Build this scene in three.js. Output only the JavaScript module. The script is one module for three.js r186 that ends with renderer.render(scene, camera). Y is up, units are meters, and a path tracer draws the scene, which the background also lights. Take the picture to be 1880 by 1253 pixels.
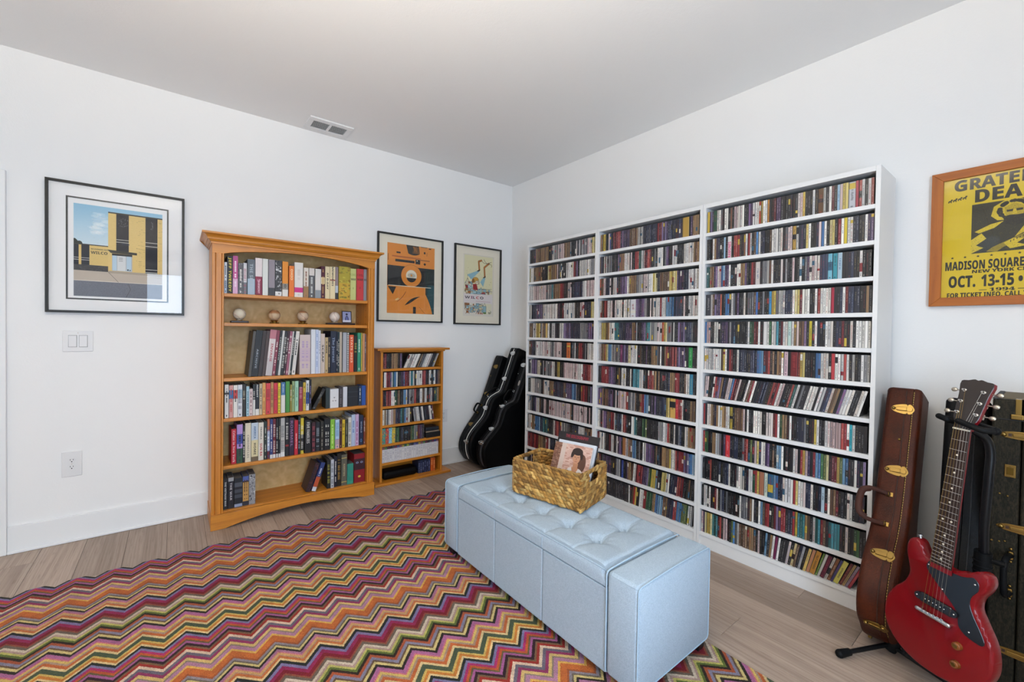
import * as THREE from 'three';
import { RoundedBoxGeometry } from 'three/addons/geometries/RoundedBoxGeometry.js';
import { mergeGeometries, mergeVertices, toCreasedNormals } from 'three/addons/utils/BufferGeometryUtils.js';
import { RectAreaLightUniformsLib } from 'three/addons/lights/RectAreaLightUniformsLib.js';

// ------------------------------------------------------------------ camera, sky, light, exposure
const scene = new THREE.Scene();
const camera = new THREE.PerspectiveCamera(77.36, 1880 / 1253, 0.05, 60);
camera.setViewOffset(1880, 1253, 16.96, 7.32, 1880, 1253);
camera.rotation.order = 'YXZ';
camera.position.set(-2.7687, 1.2616, 3.4742);
camera.rotation.set(THREE.MathUtils.degToRad(-0.8608), THREE.MathUtils.degToRad(-37.5244), THREE.MathUtils.degToRad(0.8199));

scene.background = new THREE.Color(0.62, 0.82, 1.0);
scene.backgroundIntensity = 1.0;

const renderer = new THREE.WebGLRenderer({ antialias: true });
renderer.toneMapping = THREE.LinearToneMapping;
renderer.toneMappingExposure = 1.04;
renderer.shadowMap.enabled = true;
RectAreaLightUniformsLib.init();

const H = 2.753, XL = -4.9, ZF = 4.5;               // ceiling height, left wall, window wall
const WINDOWS = [[-3.14, -2.0]], WY0 = 0.35, WY1 = 2.05;
const DAY = new THREE.Color(0.61, 0.785, 1.0), DAY_I = 11.8;
for (const [a, b] of WINDOWS) {                       // daylight through each window, as large as its glass
  const l = new THREE.RectAreaLight(DAY, DAY_I, b - a - 0.1, WY1 - WY0 - 0.1);
  l.position.set((a + b) / 2, (WY0 + WY1) / 2, ZF - 0.02); l.lookAt((a + b) / 2, (WY0 + WY1) / 2, 0);
  scene.add(l);
}
const LAMP_AT = [-2.9, 2.1, 2.95], LAMP_COLOR = new THREE.Color(1.0, 0.87, 0.69), LAMP_I = 10;

// ------------------------------------------------------------------ helpers
const V3 = (x, y, z) => new THREE.Vector3(x, y, z);
let seedState = 20240611;
function rnd() { seedState = (seedState + 0x6d2b79f5) | 0; let t = Math.imul(seedState ^ (seedState >>> 15), 1 | seedState); t = (t + Math.imul(t ^ (t >>> 7), 61 | t)) ^ t; return ((t ^ (t >>> 14)) >>> 0) / 4294967296; }
const rr = (a, b) => a + (b - a) * rnd(), pick = (a) => a[Math.floor(rnd() * a.length)];
const clamp = (v, a = 0, b = 1) => Math.min(b, Math.max(a, v)), lerp = (a, b, t) => a + (b - a) * t;
const smooth = (a, b, x) => { const t = clamp((x - a) / (b - a)); return t * t * (3 - 2 * t); };
const used = new Map();
function numbered(n) { const k = used.get(n) || 0; used.set(n, k + 1); return k ? n + '_' + String(k).padStart(3, '0') : n; }
function thing(name, label, category, pos = [0, 0, 0], turn = 0, group) {
  const o = new THREE.Group(); o.name = numbered(name); o.position.set(...pos); o.rotation.y = turn;
  o.userData = { label, category }; if (group) o.userData.group = group;
  scene.add(o); return o;
}
function solo(name, geo, mat, label, category, group) {
  const o = new THREE.Mesh(geo, mat); o.name = numbered(name); o.userData = { label, category }; if (group) o.userData.group = group;
  scene.add(o); return o;
}
function part(parent, name, geo, mat, label) {
  const o = new THREE.Mesh(Array.isArray(geo) ? merge(geo) : geo, mat); o.name = name; if (label) o.userData.label = label;
  parent.add(o); return o;
}
function struct(name, geo, mat) {
  const o = geo ? new THREE.Mesh(Array.isArray(geo) ? merge(geo) : geo, mat) : new THREE.Group(); o.name = name; o.userData.kind = 'structure'; scene.add(o); return o;
}
function merge(list) {
  const keep = list.map((g) => { const h = g.index ? g.toNonIndexed() : g; for (const k of Object.keys(h.attributes)) if (!['position', 'normal', 'uv', 'color'].includes(k)) h.deleteAttribute(k); return h; });
  const col = keep.some((g) => g.attributes.color);
  if (col) for (const g of keep) if (!g.attributes.color) g.setAttribute('color', new THREE.BufferAttribute(new Float32Array(g.attributes.position.count * 3).fill(1), 3));
  return mergeGeometries(keep);
}
// uv in metres by the dominant normal; grain = axis along which u runs
function metres(g, grain = 'x', off = [0, 0]) {
  const h = g.index ? g.toNonIndexed() : g, p = h.attributes.position, n = h.attributes.normal, uv = new Float32Array(p.count * 2), ax = ['x', 'y', 'z'];
  const gi = ax.indexOf(grain);
  for (let i = 0; i < p.count; i++) {
    const q = [p.getX(i), p.getY(i), p.getZ(i)], m = [Math.abs(n.getX(i)), Math.abs(n.getY(i)), Math.abs(n.getZ(i))];
    const d = m[0] >= m[1] && m[0] >= m[2] ? 0 : m[1] >= m[2] ? 1 : 2;
    const o = [0, 1, 2].filter((k) => k !== d);
    let u, v; if (o.includes(gi)) { u = q[gi]; v = q[o[0] === gi ? o[1] : o[0]]; } else { u = q[o[0]]; v = q[o[1]]; }
    uv[2 * i] = u + off[0]; uv[2 * i + 1] = v + off[1];
  }
  h.setAttribute('uv', new THREE.BufferAttribute(uv, 2)); return h;
}
const box = (x0, x1, y0, y1, z0, z1) => { const g = new THREE.BoxGeometry(x1 - x0, y1 - y0, z1 - z0); g.translate((x0 + x1) / 2, (y0 + y1) / 2, (z0 + z1) / 2); return g; };
const rbox = (x0, x1, y0, y1, z0, z1, r = 0.003, seg = 1) => { const g = new RoundedBoxGeometry(x1 - x0, y1 - y0, z1 - z0, seg, Math.min(r, (x1 - x0) / 2.01, (y1 - y0) / 2.01, (z1 - z0) / 2.01)); g.translate((x0 + x1) / 2, (y0 + y1) / 2, (z0 + z1) / 2); return g; };
function tube(pts, r, seg = 24, rad = 8, closed = false, type = 'catmullrom') {
  const c = new THREE.CatmullRomCurve3(pts.map((p) => (p.isVector3 ? p : V3(...p))), closed, type, 0.5); return new THREE.TubeGeometry(c, seg, r, rad, closed);
}
function rod(a, b, r, rad = 10, r2 = r) {
  const A = V3(...a), B = V3(...b), d = B.clone().sub(A), g = new THREE.CylinderGeometry(r2, r, d.length(), rad);
  g.applyQuaternion(new THREE.Quaternion().setFromUnitVectors(V3(0, 1, 0), d.clone().normalize())); g.translate(...A.add(B).multiplyScalar(0.5).toArray()); return g;
}
const ball = (x, y, z, r, w = 14, h = 10) => { const g = new THREE.SphereGeometry(r, w, h); g.translate(x, y, z); return g; };
function smoothShape(pts, closed = true, n = 8) {       // a Shape through points by Catmull-Rom
  const c = new THREE.CatmullRomCurve3(pts.map((p) => V3(p[0], p[1], 0)), closed, 'centripetal'); return (n < 0 ? c.getSpacedPoints(-n) : c.getPoints(pts.length * n)).slice(0, closed ? -1 : undefined).map((p) => new THREE.Vector2(p.x, p.y));
}
const extrude = (pts, depth, bevel = 0, seg = 2, holes = []) => {
  const s = new THREE.Shape(pts.map((p) => (p.isVector2 ? p : new THREE.Vector2(p[0], p[1])))); for (const h of holes) s.holes.push(new THREE.Path(h.map((p) => new THREE.Vector2(p[0], p[1]))));
  return new THREE.ExtrudeGeometry(s, { depth, bevelEnabled: bevel > 0, bevelThickness: bevel, bevelSize: bevel, bevelOffset: -bevel, bevelSegments: seg, curveSegments: 16, steps: 1 });
};
const crease = (g, a = 0.6) => toCreasedNormals(g, a);
// ------------------------------------------------------------------ textures
const hsh = (x, y, s) => { let h = Math.imul(x, 374761393) ^ Math.imul(y, 668265263) ^ Math.imul(s, 1442695041); h = Math.imul(h ^ (h >>> 13), 1274126177); return ((h ^ (h >>> 16)) >>> 0) / 4294967296; };
function vn(x, y, px, py, s) {                          // value noise, tiling after px by py cells
  const xi = Math.floor(x), yi = Math.floor(y), fx = x - xi, fy = y - yi, u = fx * fx * (3 - 2 * fx), v = fy * fy * (3 - 2 * fy), m = (a, b) => ((a % b) + b) % b;
  const a = hsh(m(xi, px), m(yi, py), s), b = hsh(m(xi + 1, px), m(yi, py), s), c = hsh(m(xi, px), m(yi + 1, py), s), d = hsh(m(xi + 1, px), m(yi + 1, py), s);
  return lerp(lerp(a, b, u), lerp(c, d, u), v);
}
function fbm(u, v, fx, fy, oct, s) { let t = 0, a = 0.5, n = 0; for (let i = 0; i < oct; i++) { t += a * vn(u * fx, v * fy, fx, fy, s + i * 17); n += a; a *= 0.5; fx *= 2; fy *= 2; } return t / n; }
const hex = (s) => [parseInt(s.slice(1, 3), 16), parseInt(s.slice(3, 5), 16), parseInt(s.slice(5, 7), 16)];
function mixc(a, b, t) { return [lerp(a[0], b[0], t), lerp(a[1], b[1], t), lerp(a[2], b[2], t)]; }
function pixTex(w, h, fn, srgb = true) {                // fn(u, v) gives [r, g, b] in 0..255 or a number 0..1
  const d = new Uint8Array(w * h * 4);
  for (let y = 0; y < h; y++) for (let x = 0; x < w; x++) {
    const c = fn(x / w, y / h), i = (y * w + x) * 4;
    if (typeof c === 'number') d[i] = d[i + 1] = d[i + 2] = clamp(c) * 255; else { d[i] = clamp(c[0], 0, 255); d[i + 1] = clamp(c[1], 0, 255); d[i + 2] = clamp(c[2], 0, 255); }
    d[i + 3] = 255;
  }
  const t = new THREE.DataTexture(d, w, h, THREE.RGBAFormat); t.wrapS = t.wrapT = THREE.RepeatWrapping; t.magFilter = THREE.LinearFilter; t.minFilter = THREE.LinearFilter;
  if (srgb) t.colorSpace = THREE.SRGBColorSpace; t.needsUpdate = true; return t;
}
function canvasTex(w, h, draw, srgb = true) {
  const c = document.createElement('canvas'); c.width = w; c.height = h; const x = c.getContext('2d'); draw(x, w, h);
  const t = new THREE.CanvasTexture(c); t.wrapS = t.wrapT = THREE.ClampToEdgeWrapping; if (srgb) t.colorSpace = THREE.SRGBColorSpace; return t;
}
const scaled = (t, su, sv) => { const c = t.clone(); c.repeat.set(su, sv); c.needsUpdate = true; return c; };   // su, sv: repeats per metre
const std = (o) => new THREE.MeshStandardMaterial(o), phy = (o) => new THREE.MeshPhysicalMaterial(o);

// wood: grain runs along u
function woodTex(w, h, light, dark, o) {
  const L = hex(light), D = hex(dark), K = hex(o.streak || dark);
  return pixTex(w, h, (u, v) => {
    const warp = (fbm(u, v, 2, 3, 3, o.s) - 0.5) * o.warp;
    const rings = 0.5 + 0.5 * Math.sin((v * o.rings + warp * o.rings) * 6.283);
    const fine = fbm(u, v, 3, o.fine, 3, o.s + 5), pores = fbm(u, v, 14, o.fine * 2, 2, o.s + 9), broad = fbm(u, v, 2, 4, 2, o.s + 3);
    let t = (o.ringW ?? 0.3) * Math.pow(rings, 1.6) + (0.75 - (o.ringW ?? 0.3)) * fine + 0.45 * (broad - 0.3) + (o.bias || 0);
    let c = mixc(L, D, clamp(t)); if (pores > 0.66) c = mixc(c, K, (pores - 0.66) * o.pore);
    return c;
  });
}
const oakFloor = [11, 47, 83].map((s, i) => woodTex(1024, 256, ['#c2b0a1', '#b6a496', '#cab8a9'][i], ['#8d7869', '#837062', '#988373'][i], { s, warp: 0.55, rings: 5, ringW: 0.13, bias: 0.06, fine: 40, pore: 1.9, streak: '#6f5a4c' }));
const honey = woodTex(1024, 512, '#d68c2c', '#b26c1a', { s: 5, warp: 0.16, rings: 7, fine: 60, pore: 0.9, streak: '#8a5218' });
const plyTex = pixTex(512, 512, (u, v) => { const a = fbm(u, v, 4, 4, 3, 71), r = 0.5 + 0.5 * Math.sin(34 * a + 5 * fbm(u, v, 8, 8, 2, 75)); return mixc(hex('#e2c087'), hex('#c59d5e'), clamp(0.28 * r + 0.8 * fbm(u, v, 28, 28, 3, 79) - 0.1)); });
const grain = pixTex(256, 256, (u, v) => 0.55 * fbm(u, v, 24, 24, 3, 131) + 0.45 * fbm(u, v, 90, 90, 2, 137), false);
const weave = pixTex(512, 512, (u, v) => { const a = 0.5 + 0.5 * Math.sin(u * 6.283 * 128), b = 0.5 + 0.5 * Math.sin(v * 6.283 * 128); return 0.35 * (a + b) / 2 + 0.65 * fbm(u, v, 150, 150, 2, 201); }, false);
const linen = pixTex(512, 512, (u, v) => { const n = fbm(u, v, 128, 128, 2, 211), f = fbm(u, v, 70, 200, 2, 217), g = fbm(u, v, 200, 70, 2, 223); return mixc(hex('#97a9b9'), hex('#c1d1de'), clamp(0.5 + 0.75 * (n - 0.5) + 0.3 * (f - 0.5) + 0.3 * (g - 0.5))); });
const leather = pixTex(512, 512, (u, v) => fbm(u, v, 60, 60, 3, 301), false);
const tolexBrown = pixTex(512, 512, (u, v) => mixc(hex('#3c1c0a'), hex('#683414'), clamp(0.25 + 0.9 * (fbm(u, v, 5, 5, 4, 311) - 0.25) + 0.5 * (fbm(u, v, 70, 70, 2, 315) - 0.5))));
const tolexOlive = pixTex(512, 512, (u, v) => mixc(hex('#15130b'), hex('#332d20'), clamp(0.5 + 1.5 * (fbm(u, v, 30, 90, 3, 321) - 0.5))));
// ------------------------------------------------------------------ materials
const M = {
  wall: std({ color: new THREE.Color().setRGB(0.885, 0.885, 0.88), roughness: 0.9, bumpMap: scaled(grain, 3, 3), bumpScale: 0.0004 }),
  ceil: std({ color: new THREE.Color().setRGB(0.89, 0.89, 0.885), roughness: 0.95, bumpMap: scaled(grain, 3, 3), bumpScale: 0.0005 }),
  trim: std({ color: new THREE.Color().setRGB(0.86, 0.865, 0.87), roughness: 0.45 }),
  white: std({ color: new THREE.Color().setRGB(0.83, 0.83, 0.825), roughness: 0.42 }),
  plastic: std({ color: new THREE.Color().setRGB(0.8, 0.8, 0.8), roughness: 0.35 }),
  dark: std({ color: '#0c0c0d', roughness: 0.6 }),
  slot: std({ color: '#1a1a1c', roughness: 0.7 }),
  honey: phy({ map: scaled(honey, 1 / 0.9, 1 / 0.42), roughness: 0.42, clearcoat: 0.25, clearcoatRoughness: 0.35, bumpMap: scaled(honey, 1 / 0.9, 1 / 0.42), bumpScale: 0.0002 }),
  ply: std({ map: scaled(plyTex, 1 / 0.7, 1 / 0.7), roughness: 0.55 }),
  oak: oakFloor.map((t) => std({ map: scaled(t, 1 / 1.22, 1 / 0.186), roughness: 0.5, bumpMap: scaled(t, 1 / 1.22, 1 / 0.186), bumpScale: 0.0005 })),
  joint: std({ color: '#4a3c32', roughness: 0.9 }),
  linen: phy({ map: scaled(linen, 1 / 0.22, 1 / 0.22), roughness: 0.95, sheen: 0.25, sheenRoughness: 0.6, sheenColor: new THREE.Color('#cfe0ee'), bumpMap: scaled(weave, 1 / 0.2, 1 / 0.2), bumpScale: 0.0012 }),
  piping: std({ color: '#a9bfd0', roughness: 0.9 }),
  black: phy({ color: '#040405', specularIntensity: 0.25, roughness: 0.5, bumpMap: scaled(leather, 8, 8), bumpScale: 0.0006, clearcoat: 0.06, clearcoatRoughness: 0.5 }),
  blackMetal: phy({ color: '#07080b', roughness: 0.35, specularIntensity: 0.6 }),
  rubber: phy({ color: '#08090b', roughness: 0.6, specularIntensity: 0.4 }),
  brownTolex: phy({ color: '#d8b494', specularIntensity: 0.45, map: scaled(tolexBrown, 3, 3), roughness: 0.5, bumpMap: scaled(leather, 8, 8), bumpScale: 0.0007, clearcoat: 0.06, clearcoatRoughness: 0.45 }),
  brownLeather: phy({ color: '#4a2012', roughness: 0.42, bumpMap: scaled(leather, 10, 10), bumpScale: 0.0008, clearcoat: 0.2, clearcoatRoughness: 0.4 }),
  oliveTolex: phy({ specularIntensity: 0.4, map: scaled(tolexOlive, 4, 4), roughness: 0.6, bumpMap: scaled(leather, 9, 9), bumpScale: 0.001 }),
  brass: std({ color: '#947943', roughness: 0.3, metalness: 1 }),
  chrome: std({ color: '#d6d6d4', roughness: 0.16, metalness: 1 }),
  nickel: std({ color: '#c8c0b2', roughness: 0.28, metalness: 1 }),
  cherry: phy({ color: '#78040e', roughness: 0.4, specularIntensity: 0.4, clearcoat: 0.45, clearcoatRoughness: 0.06 }),
  rosewood: std({ color: '#2c1a12', roughness: 0.5 }),
  headPlate: phy({ color: '#1f1410', roughness: 0.3, clearcoat: 0.8, clearcoatRoughness: 0.1 }),
  pickguard: phy({ color: '#0c0d12', roughness: 0.28, clearcoat: 0.6, clearcoatRoughness: 0.15 }),
  ivory: std({ color: '#e2dac6', roughness: 0.4 }),
  stitch: std({ color: '#d0b060', roughness: 0.8 }),
  greyStitch: std({ color: '#5c5c60', roughness: 0.8 }),
  frameBlack: std({ color: '#12110f', roughness: 0.4 }),
  glazing: phy({ color: '#ffffff', transmission: 1, thickness: 0, roughness: 0, ior: 1.5, specularIntensity: 0.38, specularColor: new THREE.Color('#22c4d8') }),
  pane: phy({ color: '#ffffff', transmission: 1, thickness: 0, roughness: 0, ior: 1.5 }),
  pages: std({ color: '#b9b2a4', roughness: 0.9 }),
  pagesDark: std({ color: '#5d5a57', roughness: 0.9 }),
};
// ------------------------------------------------------------------ the room
const T = 0.14;
{
  const holes = WINDOWS;
  struct('ceiling', metres(box(XL - T, T, H, H + 0.14, -T, ZF + T)), M.ceil);
  struct('wall_back', [metres(box(XL - T, -4.42, 0, H, -T, 0)), metres(box(-3.56, T, 0, H, -T, 0)), metres(box(-4.42, -3.56, 2.04, H, -T, 0))], M.wall);
  struct('wall_right', metres(box(0, T, 0, H, 0, ZF)), M.wall);
  struct('wall_left', metres(box(XL - T, XL, 0, H, 0, ZF)), M.wall);
  const g = [box(XL - T, holes[0][0], 0, H, ZF, ZF + T), box(holes[0][1], T, 0, H, ZF, ZF + T)];
  for (const [a, b] of holes) g.push(box(a, b, 0, WY0, ZF, ZF + T), box(a, b, WY1, H, ZF, ZF + T));
  struct('wall_front', g.map((q) => metres(q)), M.wall);
  holes.forEach(([a, b], i) => {
    const w = struct('window_' + (i + 1));
    const fr = []; const f = 0.05, z0 = ZF + 0.03, z1 = ZF + 0.09;
    fr.push(rbox(a, a + f, WY0, WY1, z0, z1, 0.004), rbox(b - f, b, WY0, WY1, z0, z1, 0.004), rbox(a + f, b - f, WY0, WY0 + f, z0, z1, 0.004), rbox(a + f, b - f, WY1 - f, WY1, z0, z1, 0.004), rbox(a + f, b - f, (WY0 + WY1) / 2 - 0.02, (WY0 + WY1) / 2 + 0.02, z0, z1, 0.004));
    part(w, 'window_frame', fr, M.trim);
    part(w, 'pane', box(a + f, b - f, WY0 + f, WY1 - f, ZF + 0.058, ZF + 0.062), M.pane);
    part(w, 'window_sill', rbox(a - 0.03, b + 0.03, WY0 - 0.025, WY0, ZF - 0.03, ZF + 0.09, 0.005), M.trim);
  });
  // door opening at the far left of the back wall, seen only by the edge of its casing
  const d = struct('door_1');
  part(d, 'door_leaf', rbox(-4.4, -3.58, 0.01, 2.03, -0.06, -0.02, 0.003), M.trim);
  part(d, 'door_handle', [rod([-3.64, 0.96, -0.02], [-3.64, 0.96, 0.03], 0.009), rod([-3.64, 0.96, 0.03], [-3.75, 0.96, 0.03], 0.009)], M.nickel);
  part(d, 'casing', [rbox(-3.58, -3.494, 0, 2.086, 0, 0.022, 0.004), rbox(-4.49, -4.404, 0, 2.086, 0, 0.022, 0.004), rbox(-4.404, -3.58, 2.0, 2.086, 0, 0.022, 0.004), box(-4.42, -4.4, 0, 2.03, -T, 0), box(-3.58, -3.56, 0, 2.03, -T, 0), box(-4.4, -3.58, 2.03, 2.04, -T, 0)], M.trim);
  const base = (x0, x1, z0, z1) => [rbox(x0, x1, 0, 0.15, z0, z1, 0.003)];
  const bb = struct('baseboard_back'); part(bb, 'board', rbox(-3.494, -0.001, 0.004, 0.15, 0, 0.014, 0.003), M.trim); part(bb, 'shoe_moulding', rbox(-3.494, -0.014, 0, 0.018, 0.012, 0.024, 0.005), M.trim);
  const br = struct('baseboard_right'); part(br, 'board', rbox(-0.014, 0, 0.004, 0.15, 0.024, ZF - 0.015, 0.003), M.trim); part(br, 'shoe_moulding', rbox(-0.024, -0.012, 0, 0.018, 0.026, ZF - 0.026, 0.005), M.trim);
  struct('baseboard_left', base(XL, XL + 0.014, 0.02, ZF), M.trim);
  struct('baseboard_front', base(XL + 0.02, -0.02, ZF - 0.014, ZF), M.trim);
  // floor: a sub-floor and each plank
  const fl = struct('floor'); part(fl, 'underlay', box(XL - T, T, -0.12, -0.006, -T, ZF + T), M.joint);
  const W = 0.185, L = 1.22; let k = 0; const cache = new Map();
  for (let c = 0; ; c++) {
    const x1 = -0.03 + W - c * W, x0 = x1 - W; if (x1 <= XL) break;
    const a = Math.max(x0, XL), b = Math.min(x1, 0);
    const off = c === 2 ? 2.74 : [0.31, 0.92, 0.0, 0.55, 1.1, 0.2, 0.78][c % 7];
    let z = (off % L) - L;
    for (; z < ZF; z += L) {
      const za = Math.max(z, 0), zb = Math.min(z + L, ZF); if (zb - za < 0.02) continue;
      const w = b - a - 0.0012, l = zb - za - 0.0012, key = w.toFixed(3) + '|' + l.toFixed(3) + '|' + (k % 5);
      if (!cache.has(key)) cache.set(key, metres(rbox(-w / 2, w / 2, -0.006, 0, -l / 2, l / 2, 0.0012), 'z', [(k % 5) * 0.37, 0.093]));
      const m = part(fl, 'plank', cache.get(key), M.oak[(c * 5 + k * 7) % 3]); m.position.set((a + b) / 2, 0, (za + zb) / 2); k++;
    }
  }
}
// ------------------------------------------------------------------ fittings on walls and ceiling
{
  const lamp = thing('pendant_light', 'white bowl uplighter pendant hanging behind the camera', 'lamp', [LAMP_AT[0], H, LAMP_AT[2]]), ly = LAMP_AT[1] - H;
  const pan = new THREE.CylinderGeometry(0.06, 0.065, 0.025, 32); pan.translate(0, -0.013, 0); part(lamp, 'canopy', pan, M.white);
  part(lamp, 'suspension_rod', [0, 1, 2].map((k) => rod([0.01 * Math.cos(k * 2.1), -0.025, 0.01 * Math.sin(k * 2.1)], [0.2 * Math.cos(k * 2.1), ly + 0.015, 0.2 * Math.sin(k * 2.1)], 0.002, 6)), M.nickel);
  part(lamp, 'bowl_shade', new THREE.LatheGeometry([[0.001, -0.13], [0.08, -0.12], [0.15, -0.08], [0.19, -0.03], [0.21, 0.02], [0.205, 0.02], [0.185, -0.028], [0.146, -0.075], [0.078, -0.114], [0.001, -0.124]].map((p) => new THREE.Vector2(p[0], p[1] + ly)), 40), M.white);
  const bulb = new THREE.SphereGeometry(0.045, 24, 16); bulb.translate(0, ly - 0.02, 0); part(lamp, 'light_bulb', bulb, std({ color: '#f4ead8', emissive: LAMP_COLOR, emissiveIntensity: 4, roughness: 0.5 }));
  const pl = new THREE.PointLight(LAMP_COLOR, LAMP_I, 0, 2); pl.position.set(LAMP_AT[0], LAMP_AT[1] - 0.02, LAMP_AT[2]); pl.shadow.radius = 2; scene.add(pl);

  const v = thing('ceiling_vent', 'white ceiling air vent with two louvred openings near the back wall', 'vent', [-1.871, H, 0.155]);
  const x0 = -0.152, x1 = 0.152, zz0 = -0.105, zz1 = 0.105, ys = -0.012;
  part(v, 'frame', [rbox(x0, x1, ys, 0, zz1 - 0.048, zz1, 0.004), rbox(x0, x1, ys, 0, zz0, zz0 + 0.043, 0.004), rbox(x0, x0 + 0.036, ys, 0, zz0 + 0.043, zz1 - 0.048, 0.003), rbox(x1 - 0.036, x1, ys, 0, zz0 + 0.043, zz1 - 0.048, 0.003), rbox(-0.009, 0.009, ys, 0, zz0 + 0.043, zz1 - 0.048, 0.003)], M.white);
  part(v, 'duct_backing', box(x0 + 0.036, x1 - 0.036, -0.0015, 0, zz0 + 0.043, zz1 - 0.048), M.slot);
  for (const [a, b] of [[x0 + 0.036, -0.009], [0.009, x1 - 0.036]]) for (let i = 0; i < 6; i++) {
    const g = box(a, b, -0.0006, 0.0006, -0.0075, 0.0075); g.rotateX(0.75); g.translate(0, -0.007, zz0 + 0.053 + i * 0.0195); part(v, 'slat', g, M.plastic);
  }
  const plate = (name, label, cat, cx, cy, w, h, kind) => {
    const p = thing(name, label, cat, [cx, cy, 0]);
    part(p, 'cover_plate', rbox(-w / 2, w / 2, -h / 2, h / 2, 0, 0.006, 0.003, 2), M.plastic);
    if (kind === 'switch') for (const [s, t] of [[-1, 0.02], [1, -0.02]]) {
      part(p, 'recess', box(s * 0.0225 - 0.0178, s * 0.0225 + 0.0178, -0.0345, 0.0345, 0.0055, 0.0062), M.slot);
      const g = rbox(-0.0168, 0.0168, -0.0333, 0.0333, -0.002, 0.004, 0.0015); g.rotateX(t * 2); g.translate(s * 0.0225, 0, 0.0065); part(p, 'rocker', g, M.plastic);
    } else for (const s of [-1, 1]) {
      const r = part(p, 'socket', (() => { const c = new THREE.CylinderGeometry(0.0165, 0.0168, 0.003, 28); c.rotateX(Math.PI / 2); c.translate(0, s * 0.0195, 0.0072); return c; })(), M.plastic);
      part(r, 'slots', [box(-0.0072, -0.005, s * 0.0195 + 0.001, s * 0.0195 + 0.0095, 0.0085, 0.0092), box(0.005, 0.0072, s * 0.0195 + 0.002, s * 0.0195 + 0.009, 0.0085, 0.0092), (() => { const c = new THREE.CylinderGeometry(0.0028, 0.0028, 0.0008, 12); c.rotateX(Math.PI / 2); c.translate(0, s * 0.0195 - 0.006, 0.0089); return c; })()], M.slot);
    }
    part(p, 'screw', (() => { const c = new THREE.CylinderGeometry(0.0025, 0.0025, 0.001, 10); c.rotateX(Math.PI / 2); c.translate(0, kind === 'switch' ? 0.048 : 0, 0.0064); return c; })(), M.nickel);
  };
  plate('light_switch', 'white double rocker light switch below the framed building photograph', 'light switch', -3.218, 1.165, 0.128, 0.121, 'switch');
  plate('wall_outlet', 'white wall outlet low on the wall below the light switch', 'outlet', -3.244, 0.452, 0.085, 0.146, 'outlet');
  plate('wall_outlet', 'white wall outlet between the small CD rack and black guitar cases', 'outlet', -0.788, 0.46, 0.085, 0.118, 'outlet');
}
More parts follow.
